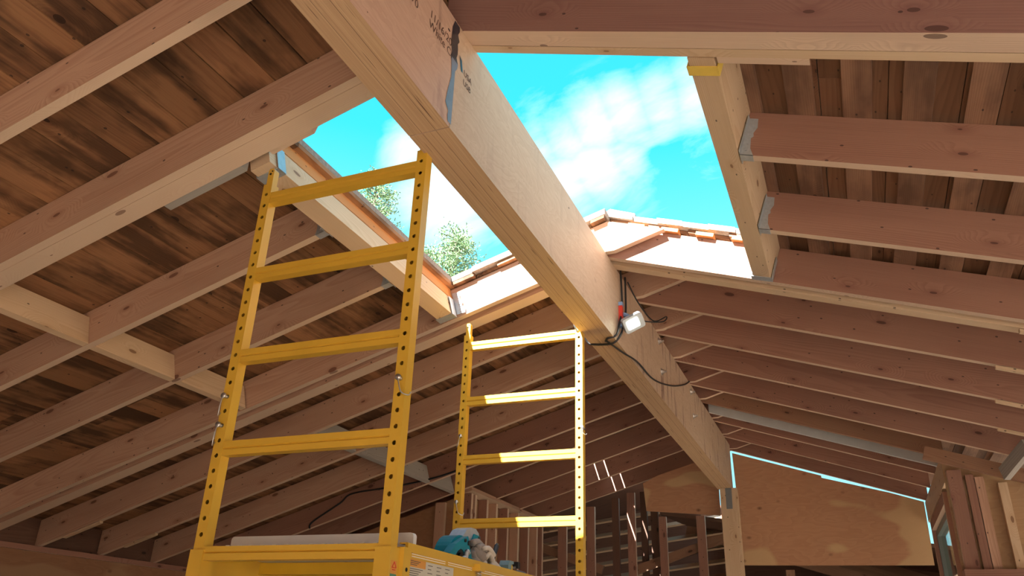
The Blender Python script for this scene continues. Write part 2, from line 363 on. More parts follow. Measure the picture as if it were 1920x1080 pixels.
def polyR(x0, x1, dz=0.0):
    return [(x0, ZR(x0)+dz), (x1, ZR(x1)+dz), (x1, ZR(x1)+DEP), (x0, ZR(x0)+DEP)]
T = 0.037
GL, GR = 'common rafters of the left roof slope', 'common rafters of the right roof slope'
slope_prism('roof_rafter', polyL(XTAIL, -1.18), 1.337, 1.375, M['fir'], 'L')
tag(bpy.data.objects['roof_rafter'], 'pale single rafter crossing the top left corner, nearest on the left slope', 'rafter', GL)
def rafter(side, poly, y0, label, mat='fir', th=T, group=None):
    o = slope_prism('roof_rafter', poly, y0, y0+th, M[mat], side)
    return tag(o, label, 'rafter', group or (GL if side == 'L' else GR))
# trimmers beside the opening, each several boards nailed together
def trimmer(side, plies, label):
    y0 = plies[0][0]
    e = empty('trimmer_rafter', W(-3 if side == 'L' else 1, y0, ZL(-3) if side == 'L' else ZR(1)), label, 'rafter', 'multi-ply rafters beside the roof opening')
    PW[e.name] = Matrix.Translation(e.location)
    for a, b, poly, m in plies: slope_prism('rafter_ply', poly, a, b, M[m], side, e)
    return e
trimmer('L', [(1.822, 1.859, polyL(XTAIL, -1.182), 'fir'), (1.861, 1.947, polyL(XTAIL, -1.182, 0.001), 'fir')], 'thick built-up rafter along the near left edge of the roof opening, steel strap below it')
trimmer('R', [(1.869, 1.945, polyRb(XEND), 'fir_shaded'), (1.949, 1.986, polyRb(XEND, 0.002), 'pale')], 'wide built-up rafter across the top right, near edge of the roof opening')
HLX0, HLX1, HRX0, HRX1 = -1.99, -1.90, -0.285, -0.20
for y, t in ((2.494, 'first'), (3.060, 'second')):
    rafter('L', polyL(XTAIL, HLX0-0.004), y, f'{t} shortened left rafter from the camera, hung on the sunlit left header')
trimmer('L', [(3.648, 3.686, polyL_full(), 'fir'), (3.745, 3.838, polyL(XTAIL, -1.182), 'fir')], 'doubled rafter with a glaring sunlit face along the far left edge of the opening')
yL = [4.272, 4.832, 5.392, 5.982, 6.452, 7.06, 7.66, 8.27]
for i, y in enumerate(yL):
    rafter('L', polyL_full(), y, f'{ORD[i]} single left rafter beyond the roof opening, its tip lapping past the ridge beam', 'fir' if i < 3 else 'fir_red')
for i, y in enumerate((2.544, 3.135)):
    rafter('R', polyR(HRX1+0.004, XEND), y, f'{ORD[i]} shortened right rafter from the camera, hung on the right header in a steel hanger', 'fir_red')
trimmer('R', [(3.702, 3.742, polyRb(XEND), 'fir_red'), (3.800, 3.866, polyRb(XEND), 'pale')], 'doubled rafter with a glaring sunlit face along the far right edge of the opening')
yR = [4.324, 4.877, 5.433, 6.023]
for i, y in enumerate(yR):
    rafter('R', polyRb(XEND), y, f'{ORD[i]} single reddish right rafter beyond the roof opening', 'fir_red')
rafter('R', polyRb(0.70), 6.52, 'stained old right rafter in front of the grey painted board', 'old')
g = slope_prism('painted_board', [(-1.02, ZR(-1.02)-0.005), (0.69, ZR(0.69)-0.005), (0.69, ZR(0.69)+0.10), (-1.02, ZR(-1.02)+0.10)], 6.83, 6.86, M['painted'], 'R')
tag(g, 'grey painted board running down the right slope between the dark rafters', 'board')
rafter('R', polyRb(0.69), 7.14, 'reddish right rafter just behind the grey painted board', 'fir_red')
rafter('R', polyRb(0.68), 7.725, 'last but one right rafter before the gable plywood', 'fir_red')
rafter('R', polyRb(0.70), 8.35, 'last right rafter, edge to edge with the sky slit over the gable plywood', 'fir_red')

def shim(side, x0, x1, y, label):
    f = ZL if side == 'L' else ZR
    o = slope_prism('shim', [(x0, f(x0)-0.018), (x1, f(x1)-0.018), (x1, f(x1)-0.003), (x0, f(x0)-0.003)], y+0.004, y+0.033, M['pale'], side)
    return tag(o, label, 'shim', 'pale shims under rafter ends')
shim('R', 0.80, 1.02, 3.800, 'pale shim under the doubled far rafter at the right picture edge')
shim('R', 0.77, 0.93, 4.324, 'pale shim under the first single rafter beyond the opening, right edge')
shim('R', 0.83, 0.97, 4.877, 'pale shim under the second single rafter beyond the opening, right edge')
shim('R', 0.90, 1.03, 5.426, 'pale shim under the third single rafter beyond the opening, right edge')
shim('L', -5.35, -5.02, 4.272, 'pale shim under the foot of the first single left rafter beyond the opening')
shim('L', -5.35, -5.05, 4.832, 'pale shim under the foot of the second single left rafter beyond the opening')
# headers closing the opening
def header(name, x0, x1, y0, y1, side, mat, label, h=None):
    f = ZL if side == 'L' else ZR
    h = h or DEP
    e = empty(name, W((x0+x1)/2, y0, f((x0+x1)/2)), label, 'header', 'headers of the roof opening')
    PW[e.name] = Matrix.Translation(e.location)
    xm = (x0+x1)/2
    for a, b in ((x0, x1),):
        c = (a+b)/2; up = Vector((-TL, 0, 1)) if side == 'L' else Vector((TR, 0, 1))
        hh = K*h*0.955
        z0 = f(c); p0 = W(c, y0, z0) + up.normalized()*hh/2; p1 = W(c, y1, z0) + up.normalized()*hh/2
        timber('header_board', p0, p1, K*(b-a), hh, M[mat], e, up, 0.003)
    return e
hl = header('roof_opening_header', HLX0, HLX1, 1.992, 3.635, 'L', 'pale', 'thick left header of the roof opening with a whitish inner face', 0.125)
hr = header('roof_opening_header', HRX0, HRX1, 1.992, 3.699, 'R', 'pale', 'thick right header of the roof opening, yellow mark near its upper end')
def metal_band(parent, x0, x1, ya, yb, side, mat='zinc', name='hanger_strap', drop=0.003):
    f = ZL if side == 'L' else ZR
    bm = bmesh.new(); t = 0.002
    P = [W(x0-0.004, ya, f(x0)), W(x1+0.004, ya, f(x1))]
    up = (Vector((-TL, 0, 1)) if side == 'L' else Vector((TR, 0, 1))).normalized()
    mw = frame_x((P[0]+P[1])/2 - up*drop, (P[1]-P[0]), up); L = (P[1]-P[0]).length; d = K*(yb-ya)
    bx(bm, (-L/2, 0, -t), (L/2, d, t)); hgt = 0.12
    bx(bm, (-L/2-t, 0, -t), (-L/2+0.001, d, hgt)); bx(bm, (L/2-0.001, 0, -t), (L/2+t, d, hgt))
    return finish(name, bm, M[mat], mw, parent, 0)
metal_band(hl, HLX0, HLX1, 2.035, 2.085, 'L'); metal_band(hl, HLX0, HLX1, 3.575, 3.63, 'L')
metal_band(hr, HRX0, HRX1, 3.652, 3.697, 'R')
metal_band(hr, HRX0, HRX1, 2.03, 2.075, 'R', 'tape', 'paint_mark')
# upper board + curb above the left header
up = Vector((-TL, 0, 1)).normalized()
c0 = W(-1.9125, 1.995, ZL(-1.9)) + up*K*0.180; c1 = W(-1.9125, 3.645, ZL(-1.9)) + up*K*0.180
o = timber('curb_board', c0, c1, 0.022, K*0.118, M['cedar'], None, up, 0.002)
tag(o, 'orange curb board standing above the left header along the edge of the sky', 'board')

# joist hangers
def joist_hanger(x, y, side, sgn, label, mat='zinc'):
    f = ZL if side == 'L' else ZR
    d = Vector((1, 0, TL)) if side == 'L' else Vector((1, 0, -TR))
    mw = frame_x(W(x, y+T/2, f(x)), d*sgn); bm = bmesh.new(); w = K*T/2+0.0005; t = 0.002
    bx(bm, (0, -w-t, -t), (0.05, w+t, 0))
    for s in (-1, 1):
        pl = [(0, -t), (0.052, -t), (0.034, 0.03), (0.026, 0.075), (0.034, 0.085), (0.03, 0.1), (0.04, 0.125), (0.034, 0.165), (0, 0.165)]
        ya, yb = (w, w+t) if s > 0 else (-w-t, -w)
        prism(bm, pl, ya, yb)
        ya, yb = (w, w+0.03) if s > 0 else (-w-0.03, -w)
        bx(bm, (0.0, ya, 0.0), (0.002, yb, 0.165))
        for q in (0.02, 0.05, 0.09, 0.13):
            yy = (w+t) if s > 0 else (-w-t)
            cyl(bm, (0.02, yy, q), (0.02, yy+0.003*s, q), 0.004, 8)
    o = finish('joist_hanger', bm, M[mat], mw)
    return tag(o, label, 'hanger', 'steel joist hangers at the opening headers')
for y, t in ((2.494, 'first'), (3.060, 'second')):
    joist_hanger(HLX0-0.002, y, 'L', -1, f'zinc hanger under the end of the {t} shortened left rafter')
for y, t in ((2.544, 'first'), (3.135, 'second')):
    joist_hanger(HRX1+0.002, y, 'R', 1, f'zinc hanger holding the end of the {t} shortened right rafter')
# flange plate of the left header hanger on the sunlit rafter face
bm = bmesh.new(); pl = [(0, 0.005), (0.055, 0.0), (0.06, 0.03), (0.045, 0.05), (0.052, 0.075), (0.04, 0.1), (0.045, 0.13), (0.03, 0.15), (0, 0.155)]
prism(bm, pl, 0, 0.002)
for q in ((0.03, 0.02), (0.03, 0.07), (0.025, 0.12)): cyl(bm, (q[0], 0, q[1]), (q[0], -0.004, q[1]), 0.006, 8)
o = finish('hanger_flange', bm, M['zinc'], frame_x(W(HLX1+0.004, 3.637, ZL(HLX1)+0.01), Vector((1, 0, TL))))
tag(o, 'ragged zinc flange plate nailed in the shaded corner of the sunlit rafter', 'bracket')
# short ledgers behind the near trimmer
f = lambda x: ZL(x)+0.004
o = slope_prism('ledger_board', [(-1.89, f(-1.89)+0.02), (-1.705, f(-1.705)+0.02), (-1.69, f(-1.70)+0.06), (-1.89, f(-1.89)+0.06)], 1.95, 1.99, M['fir'], 'L')
tag(o, 'short ledger stub with a pale cut end, at the corner above the scaffold', 'ledger')
o = slope_prism('ledger_board', polyR(-0.455, -0.292, 0.004), 1.9875, 1.991, M['fir_red'], 'R')
tag(o, 'thin ledger strip left of the right header on the near edge', 'ledger')
o = slope_prism('ledger_board', polyR(-0.193, 0.07, 0.004), 1.9875, 2.02, M['fir_red'], 'R')
tag(o, 'short ledger strip right of the right header on the near edge', 'ledger')
o = slope_prism('weathered_strip', [(-2.36, ZL(-2.36)+0.003), (-2.0, ZL(-2.0)+0.003), (-2.0, ZL(-2.0)+0.09), (-2.36, ZL(-2.36)+0.09)], 1.949, 1.985, M['grey'], 'L')
tag(o, 'grey weathered strip fixed to the back of the thick near left rafter', 'board')

# blocking between the left rafters
def block(y0, y1, x, label, mat='pale', h=0.15, th=0.036):
    up = Vector((-TL, 0, 1)).normalized(); xc = x-th/2
    p0 = W(xc, y0, ZL(xc)) + up*K*h/2; p1 = W(xc, y1, ZL(xc)) + up*K*h/2
    return tag(timber('rafter_block', p0, p1, K*th, K*h, M[mat], None, up, 0.003), label, 'blocking', 'blocking between the left rafters')
block(1.376, 1.820, -3.28, 'pale block at the left picture edge, behind the nearest single rafter')
block(1.949, 2.492, -3.29, 'brightest pale block, between the thick near rafter and the first shortened rafter')
block(2.533, 3.058, -3.29, 'pale block between the two shortened left rafters')
block(3.099, 3.638, -3.29, 'pale block partly behind the near left scaffold post')
for a, b, t in ((4.311, 4.830, 'first'), (4.871, 5.390, 'second'), (5.431, 5.980, 'third'), (6.021, 6.450, 'fourth')):
    block(a, b, -3.27, f'{t} greyish block of the far row, seen low between the scaffold frames', 'grey')
def nailer(x0, x1, y, label):
    o = slope_prism('nailer_strip', [(x0, ZL(x0)+0.135), (x1, ZL(x1)+0.135), (x1, ZL(x1)+0.17), (x0, ZL(x0)+0.17)], y, y+0.022, M['pale'], 'L')
    return tag(o, label, 'board', 'small pale nailers beside the blocks')
nailer(-3.27, -3.05, 1.95, 'small pale nailer above the brightest block')
nailer(-3.27, -3.02, 2.535, 'small pale nailer above the block between the shortened left rafters')
nailer(-3.27, -3.02, 3.10, 'small pale nailer above the block behind the near left scaffold post')

# ridge beam
BX0, BX1, BZ0, BZ1 = -1.176, -1.029, 1.531, 1.972
YSP = 1.83
rb = empty('ridge_beam', W((BX0+BX1)/2, 3.5, BZ0), 'huge laminated ridge beam running diagonally through the picture', 'beam')
PW[rb.name] = Matrix.Translation(rb.location)
xc = (BX0+BX1)/2; zc = (BZ0+BZ1)/2
timber('beam_length', W(xc, YN+0.05, zc), W(xc, YSP-0.002, zc), K*(BX1-BX0), K*(BZ1-BZ0), M['lvl'], rb, (0, 0, 1), 0.003)
timber('beam_length', W(xc, YSP+0.002, zc), W(xc, 8.10, zc), K*(BX1-BX0), K*(BZ1-BZ0), M['lvl2'], rb, (0, 0, 1), 0.003)
def side_patch(name, pts, mat, off=0.0015):
    """flat mark on the right face of the beam; pts are (y,z) in roof units"""
    bm = bmesh.new(); fx = K*BX1
    vs = [bm.verts.new((fx+off, K*y, K*z+CAMZ)) for y, z in pts]
    bm.faces.new(vs)
    return finish(name, bm, mat, None, rb)
edge = []
zs = [1.965 - i*0.02 for i in range(22)]
random.seed(3)
L_, R_ = [], []
for i, z in enumerate(zs):
    t = i/21
    wl = (0.012 + 0.014*math.sin(t*9) + 0.02*(t > 0.38)*(1-t)) * (1 if t < 0.9 else 0.4)
    L_.append((YSP-0.004-abs(wl)*1.1-random.uniform(0, 0.006), z)); R_.append((YSP+0.008+random.uniform(0, 0.018)*(t < 0.45), z))
side_patch('adhesive_stain', L_[:9] + list(reversed(R_[:9])), M['pitch'])
side_patch('adhesive_smear', L_[8:] + [(YSP+0.002, 1.545)] + list(reversed(R_[8:])), M['stainsmear'])
side_patch('adhesive_drip', [(YSP+0.03, 1.855), (YSP+0.05, 1.845), (YSP+0.062, 1.80), (YSP+0.05, 1.80)], M['pitch'])
def side_text(body, y, z, size):
    cu = bpy.data.curves.new('stamped_print', 'FONT'); cu.body = body; cu.size = size
    tmp = bpy.data.objects.new('tmp_text', cu); COL.objects.link(tmp)
    dg = bpy.context.evaluated_depsgraph_get(); me = bpy.data.meshes.new_from_object(tmp.evaluated_get(dg))
    bpy.data.objects.remove(tmp)
    bm = bmesh.new(); bm.from_mesh(me); bpy.data.meshes.remove(me)
    mw = Matrix(((0, 0, 1, K*BX1+0.0015), (1, 0, 0, K*y), (0, 1, 0, K*z+CAMZ), (0, 0, 0, 1)))
    return finish('stamped_print', bm, M['ink'], mw, rb)
side_text('11/16/20', 1.645, 1.838, 0.046); side_text('White Ci', 1.645, 1.796, 0.046)
side_text('n1241', 1.46, 1.838, 0.050); side_text('Mill #3170', 1.385, 1.796, 0.046)
side_text('USA', 1.90, 1.80, 0.036); side_text('USB', 1.90, 1.76, 0.036)
for y, z in ((4.914, 1.923), (4.952, 1.721), (6.031, 1.905), (6.081, 1.725)):
    bm = bmesh.new(); fx = K*BX1; c = W(BX1, y, z)
    cyl(bm, c, c+Vector((0.004, 0, 0)), 0.026, 18); cyl(bm, c+Vector((0.004, 0, 0)), c+Vector((0.02, 0, 0)), 0.015, 6); cyl(bm, c+Vector((0.02, 0, 0)), c+Vector((0.036, 0, 0)), 0.008, 10)
    finish('bolt_nut', bm, M['steel'], None, rb)
# post under the far end
o = wbox('ridge_post', W(-1.150, 8.03, -1.52), W(-0.986, 8.12, 1.529), M['pale'], axis='z')
tag(o, 'pale wooden post carrying the far end of the ridge beam', 'post')
bm = bmesh.new(); p = W(-1.068, 8.03, 1.51)
prism(bm, [(-0.03, -0.19), (0.03, -0.19), (0.034, 0.02), (-0.03, 0.02)], -0.004, 0.0)
for q in range(6): cyl(bm, (0.018*(-1)**q, -0.004, -0.16+q*0.03), (0.018*(-1)**q, -0.007, -0.16+q*0.03), 0.006, 8)
o = finish('steel_plate', bm, M['plate'], Matrix.Translation(p - Vector((0, 0.001, 0))))
tag(o, 'grey nail plate on the front of the pale ridge post', 'plate')

# ---------------------------------------------------------------- roof covering (setting)
def deck_boards(bm, side, x0, x1, y0, y1, wid, gap, th=0.02, jit=0.0, endjit=0.0, dz=0.0):
    f = ZL if side == 'L' else ZR; tt = TL if side == 'L' else -TR
    x = x0; k = 0
    while x < x1 - 0.02:
        xe = min(x+wid, x1); ys = y0 + (random.uniform(-endjit, endjit) if endjit else 0) + (0.035 if (k % 2 and endjit) else 0)
        while ys < y1-0.02:
            ye = min(ys + random.uniform(3.2, 6.5), y1)
            if y1-ye < 1.6: ye = y1
            zz = DEP + 0.004 + random.uniform(0, jit) + dz
            pts = [(x+gap/2, ys), (xe-gap/2, ys), (xe-gap/2, ye-0.003), (x+gap/2, ye-0.003)]
            lo = [bm.verts.new(W(px, py, f(px)+zz)) for px, py in pts]; hi = [bm.verts.new(W(px, py, f(px)+zz+th)) for px, py in pts]
            bm.faces.new(lo); bm.faces.new(list(reversed(hi)))
            for i in range(4): bm.faces.new((lo[i], hi[i], hi[(i+1) % 4], lo[(i+1) % 4]))
            ys = ye
        x = xe; k += 1
XP = -1.0167

YE = 8.55
# object axes: the grain must follow Y here, so the mesh is stored rotated
def yframe(bm):
    mw = frame_x(Vector((0, 0, 0)), (0, 1, 0)); inv = mw.inverted()
    for v in bm.verts: v.co = inv @ v.co
    return mw
bm = bmesh.new(); random.seed(11)
OX0 = -1.93
deck_boards(bm, 'L', -6.05, OX0, YN, 7.08, 0.138, 0.004, jit=0.004)
CR = ((-6.05, -2.347), (-2.324, -2.247), (-2.224, OX0))
for a, b in CR: deck_boards(bm, 'L', a, b, 7.08, YE, 0.138, 0.004, jit=0.003)
deck_boards(bm, 'L', OX0, XP-0.003, YN, 1.947, 0.138, 0.005, jit=0.003)
deck_boards(bm, 'L', OX0, XP-0.003, 3.615, YE, 0.138, 0.005, jit=0.003, endjit=0.008)
mw = yframe(bm); o = finish('ceiling', bm, M['deck'], mw); tag(o, 'dark brown board sheathing over the left rafters', kind='structure')
# right side: plank layer above spaced boards
SK = []
x = -0.012 - 0.1795*5
while x < 3.0: SK.append(x); x += 0.1795
bm = bmesh.new()
OXR = -0.215
for xa, xb, ya, yb, ej in ((XP+0.003, OXR, YN, 1.986, 0), (OXR, 3.05, YN, YE, 0), (XP+0.003, OXR, 3.705, YE, 0.01)):
    deck_boards(bm, 'R', xa, xb, ya, yb, 0.105, 0.003, th=0.018, dz=0.024, jit=0.003, endjit=ej)
mw = yframe(bm); o = finish('ceiling', bm, M['plank'], mw); tag(o, 'brown plank layer over the spaced boards of the right slope', kind='structure')
random.seed(5)
def skip_board(x, y0, y1, label, mat='skip'):
    d = (W(x+0.088, 0, ZR(x+0.088)) - W(x, 0, ZR(x)))
    upn = Vector((TR, 0, 1)).normalized()
    c = W(x+0.044, y0, ZR(x+0.044)+DEP) + upn*0.0125; c1 = W(x+0.044, y1, ZR(x+0.044)+DEP) + upn*0.0125
    o = timber('sheathing_board', c, c1, d.length, 0.021, M[mat], None, upn, 0.002)
    return tag(o, label, 'board', 'spaced sheathing boards of the right slope')
n_open = n_full = n_far = 0
for x in SK:
    if x + 0.088 < OXR+0.03:
        if x < XP + 0.02: continue
        n_far += 1
        skip_board(x, 3.672, YE, f'{ORD[n_far-1]} spaced board below the ridge, its sawn end over the far edge of the opening', 'cedar')  # cedar colour puts warm bounced light into these boards
    elif x < 1.25:
        n_full += 1
        skip_board(x, YN, YE, f'{ORD[n_full-1]} spaced sheathing board to the right of the right header')
# shingle layer
def slab(bm, side, x0, x1, y0, y1, z0, z1, nseg=1, jit=0.0, edge=None):
    f = ZL if side == 'L' else ZR
    n = max(1, int((x1-x0)/0.13)) if jit else nseg
    prev = None
    for i in range(n):
        a = x0+(x1-x0)*i/n; b = x0+(x1-x0)*(i+1)/n; yy = y0 + random.uniform(-jit, jit); zz = z1 + random.uniform(0, jit*0.3)
        lo = [bm.verts.new(W(px, py, f(px)+DEP+z0)) for px, py in ((a, yy), (b, yy), (b, y1), (a, y1))]
        hi = [bm.verts.new(W(px, py, f(px)+DEP+zz)) for px, py in ((a, yy), (b, yy), (b, y1), (a, y1))]
        bm.faces.new(lo); bm.faces.new(list(reversed(hi)))
        for k in range(4): bm.faces.new((lo[k], hi[k], hi[(k+1) % 4], lo[(k+1) % 4]))
bm = bmesh.new()
slab(bm, 'L', -6.1, -1.935, YN-0.05, 7.08, 0.027, 0.058)
for a, b in ((-6.1, -2.347), (-2.324, -2.247), (-2.224, -1.935)): slab(bm, 'L', a, b, 7.08, YE+0.1, 0.027, 0.058)
slab(bm, 'L', -1.935, XP, YN-0.05, 1.94, 0.027, 0.058)
slab(bm, 'L', -1.935, XP, 3.60, YE+0.1, 0.027, 0.06, jit=0.012)
slab(bm, 'R', XP, OXR, YN-0.05, 1.98, 0.05, 0.075); slab(bm, 'R', OXR-0.01, 3.1, YN-0.05, YE+0.1, 0.05, 0.075)
slab(bm, 'R', XP, OXR, 3.69, YE+0.1, 0.05, 0.078, jit=0.012)
o = finish('trim_1', bm, M['shingle']); tag(o, 'dark weathered shingle layer over the whole roof', kind='structure')
bm = bmesh.new()
prism(bm, [(K*(XP-0.14), K*(ZL(XP-0.14)+DEP+0.065)+CAMZ), (K*XP, K*(ZL(XP)+DEP+0.075)+CAMZ), (K*(XP+0.14), K*(ZR(XP+0.14)+DEP+0.085)+CAMZ), (K*(XP+0.14), K*(ZR(XP+0.14)+DEP+0.11)+CAMZ), (K*XP, K*(ZL(XP)+DEP+0.12)+CAMZ), (K*(XP-0.14), K*(ZL(XP-0.14)+DEP+0.09)+CAMZ)], K*3.72, K*YE)
o = finish('ridge_shingles', bm, M['shingle']); tag(o, 'dark ridge cap shingles at the roof peak beyond the opening', 'shingles')

# ---------------------------------------------------------------- walls, floor
bm = bmesh.new(); bx(bm, (-7.5, -3.4, -0.12), (5.5, 15.5, 0.0)); o = finish('floor', bm, M['slab']); tag(o, 'dusty concrete slab', kind='structure')
bm = bmesh.new(); bx(bm, (-90, -70, -0.3), (90, 120, -0.125)); o = finish('ground', bm, M['earth']); tag(o, 'bare earth around the house', kind='structure')
# left outer wall with plates
XW = -5.58
bm = bmesh.new(); bx(bm, (K*XW-0.03, K*YN, 0), (K*XW, K*YE, CAMZ+K*0.555)); mw = yframe(bm)
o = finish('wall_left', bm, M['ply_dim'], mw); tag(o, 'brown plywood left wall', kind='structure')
o = wbox('wall_plate', W(XW-0.09, YN, 0.557), W(XW+0.012, YE, 0.594), M['fir_red'], axis='y'); tag(o, 'long wall plate under the feet of the left rafters', 'plate')
allL = [1.822, 2.494, 3.060, 3.640] + yL
for i in range(4, len(allL)-1):
    ya, yb = allL[i]+T+0.003, allL[i+1]-0.003
    if i == 6: yb -= 0.12
    o = wbox('eave_block', W(XW-0.07, ya, 0.596), W(XW-0.035, yb, 0.596+0.19), M['dark'], axis='y')
    tag(o, f'{ORD[i-4]} dark eave block closing the gap between left rafter feet', 'blocking', 'eave blocks on the left wall plate')
o = wbox('eave_block', W(XW-0.07, 3.84, 0.596), W(XW-0.035, 4.268, 0.786), M['dark'], axis='y'); tag(o, 'dark eave block nearest the thick doubled rafter foot', 'blocking', 'eave blocks on the left wall plate')
# wall behind the viewpoint; unseen door and right-side openings added to light the room
bm = bmesh.new()
DX0, DX1, DH = -1.0, 1.6, 2.0
def gx(x): return min(ZL(x), ZR(x))
prism(bm, [(K*XW, 0), (DX0, 0), (DX0, DH), (DX1, DH), (DX1, 0), (K*3.0, 0), (K*3.0, K*ZR(3.0)+CAMZ), (K*XP, K*ZR(XP)+CAMZ), (K*XW, K*ZL(XW)+CAMZ)], K*YN, K*YN+0.03)
o = finish('wall_behind', bm, M['ply_dim']); tag(o, 'plywood wall behind the viewpoint with an added unseen doorway for light', kind='structure')
bm = bmesh.new(); bx(bm, (K*3.0, K*YN, 0), (K*3.0+0.03, K*6.4, 0.9)); bx(bm, (K*3.0, K*YN, 2.0), (K*3.0+0.03, K*6.4, CAMZ+K*ZR(3.0))); mw = yframe(bm)
o = finish('wall_right', bm, M['ply_dim'], mw); tag(o, 'right outer wall with an added unseen opening for light', kind='structure')
# inner corner wall on the left, framed
XI = -3.12
def stud(name, lo, hi, mat, label, group=None, cat='stud'):
    return tag(wbox(name, W(*lo), W(*hi), M[mat], axis='z'), label, cat, group)
o = timber('top_plate', W(XI-0.045, 6.50, 1.315), W(XI-0.045, 8.40, 1.315), K*0.09, K*0.037, M['fir'], None, (-TL, 0, 1)); tag(o, 'top plate of the left inner stud wall', 'plate')
yy = [6.50, 6.58, 6.84, 7.06, 7.34, 7.62, 7.9, 8.15, 8.32]
for i, y in enumerate(yy):
    stud('wall_stud', (XI-0.09, y, -1.52), (XI, y+0.04, 1.285), 'fir' if i % 2 else 'fir_red', f'{ORD[i]} stud from the corner in the left inner wall behind the tools', 'studs of the left inner wall')
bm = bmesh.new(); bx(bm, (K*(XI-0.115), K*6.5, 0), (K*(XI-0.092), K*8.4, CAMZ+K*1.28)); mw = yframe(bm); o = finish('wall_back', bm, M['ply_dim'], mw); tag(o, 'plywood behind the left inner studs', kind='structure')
# plywood return facing the room
bm = bmesh.new()
prism(bm, [(K*-5.5, 0.0), (K*-3.22, 0.0), (K*-3.22, K*(ZL(-3.22)-0.02)+CAMZ), (K*-5.5, K*(ZL(-5.5)-0.02)+CAMZ)], K*6.56, K*6.575)
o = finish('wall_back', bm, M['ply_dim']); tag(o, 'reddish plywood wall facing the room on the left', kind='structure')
stud('wall_stud', (-3.485, 6.515, -1.52), (-3.39, 6.552, ZL(-3.47)-0.015), 'fir', 'upright stud on the face of the reddish left plywood wall', None)

# gable plywood and ridge-side panel
def panel(name, poly, y0, y1, mat, label, cat='panel'):
    bm = bmesh.new(); prism(bm, [(K*x, K*z+CAMZ) for x, z in poly], K*y0, K*y1)
    return tag(finish(name, bm, M[mat], None, None, 0.001), label, cat)
panel('plywood_panel', [(-1.020, 0.846), (0.653, 0.836), (0.660, 1.400), (0.38, 1.496), (-0.207, 1.663), (-0.208, 1.684), (-1.048, 1.958)], 8.40, 8.415, 'ply', 'big knotty plywood panel closing the right gable, daylight along its edges')
panel('plywood_panel', [(-1.93, 1.362), (-1.182, 1.297), (-1.182, ZL(-1.18)-0.02), (-1.79, ZL(-1.79)-0.012), (-1.955, ZL(-1.98)-0.03)], 8.20, 8.215, 'ply', 'small plywood panel left of the ridge post')
# right wall running along the room, with window
XR = 0.665
o = wbox('top_plate', W(XR+0.004, 6.49, 1.215), W(XR+0.10, 8.42, 1.395), M['pale'], axis='y'); tag(o, 'rounded pale header beam over the right window', 'beam')
stud('wall_stud', (XR+0.005, 6.44, -1.52), (XR+0.10, 6.48, 1.36), 'fir', 'corner stud where the two right walls meet', None)
stud('wall_stud', (XR, 6.75, -1.52), (XR+0.09, 6.79, 1.195), 'fir_red', 'jamb stud on the near side of the right window', None)
stud('wall_stud', (XR, 8.18, -1.52), (XR+0.09, 8.22, 1.195), 'fir_red', 'jamb stud on the far side of the right window', None)
o = wbox('window_header', W(XR, 6.79, 1.11), W(XR+0.09, 8.18, 1.195), M['fir_red'], axis='y'); tag(o, 'reddish board directly over the right window', 'board')
wn = bmesh.new()
def rect_frame(bm, x0, x1, ya, yb, za, zb, w):
    for lo, hi in (((x0, ya, za), (x1, ya+w, zb)), ((x0, yb-w, za), (x1, yb, zb)), ((x0, ya+w, za), (x1, yb-w, za+w)), ((x0, ya+w, zb-w), (x1, yb-w, zb))):
        bx(bm, W(*lo), W(*hi))
rect_frame(wn, XR+0.03, XR+0.10, 6.80, 8.17, 0.25, 1.10, 0.05)
o = finish('window_1', wn, M['frame']); tag(o, 'dark window frame in the right wall', kind='structure')
bm = bmesh.new(); bx(bm, W(XR+0.06, 6.85, 0.30), W(XR+0.065, 8.12, 1.05)); p = finish('window_pane', bm, M['glass'], None, o)
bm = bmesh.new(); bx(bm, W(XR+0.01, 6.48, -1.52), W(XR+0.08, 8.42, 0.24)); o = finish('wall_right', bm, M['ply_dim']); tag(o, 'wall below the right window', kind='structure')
# right return wall facing the room
YB = 6.30
o = timber('slanted_plate', W(0.535, 6.12, ZR(0.535)-0.10), W(1.9, 6.12, ZR(1.9)-0.10), K*0.038, K*0.09, M['old'], None, (TR, 0, 1)); tag(o, 'slanting old plate over the right plywood wall', 'plate')
bm = bmesh.new(); prism(bm, [(K*0.66, 0.0), (K*3.0, 0.0), (K*3.0, K*(ZR(3.0)-0.05)+CAMZ), (K*0.66, K*(ZR(0.66)-0.05)+CAMZ)], K*6.40, K*6.415)
o = finish('wall_right', bm, M['ply_tan']); tag(o, 'plywood wall at the lower right', kind='structure')
for i, (xa, xb, m, l) in enumerate(((0.675, 0.765, 'fir_red', 'reddish stud beside the black gap at the lower right'), (0.785, 0.835, 'fir_red', 'middle reddish stud right of the black gap'), (0.840, 0.895, 'fir', 'orange-brown stud, right one of the close pair'), (0.975, 1.03, 'pale', 'pale narrow stud standing alone on the right plywood'))):
    stud('wall_stud', (xa, 6.33, 0.60), (xb, 6.395, ZR(xa)-0.14), m, l, 'studs on the lower right wall')
o = wbox('window_sill_board', W(0.655, 6.24, 0.50), W(2.2, 6.40, 0.595), M['fir_red'], axis='x'); tag(o, 'reddish ledge board under the right studs', 'board')
o = timber('diagonal_brace', W(0.98, 6.05, 1.17), W(1.10, 5.78, 1.29), K*0.04, K*0.09, M['grey'], None); tag(o, 'grey brace end under the rafter at the right picture edge', 'brace')

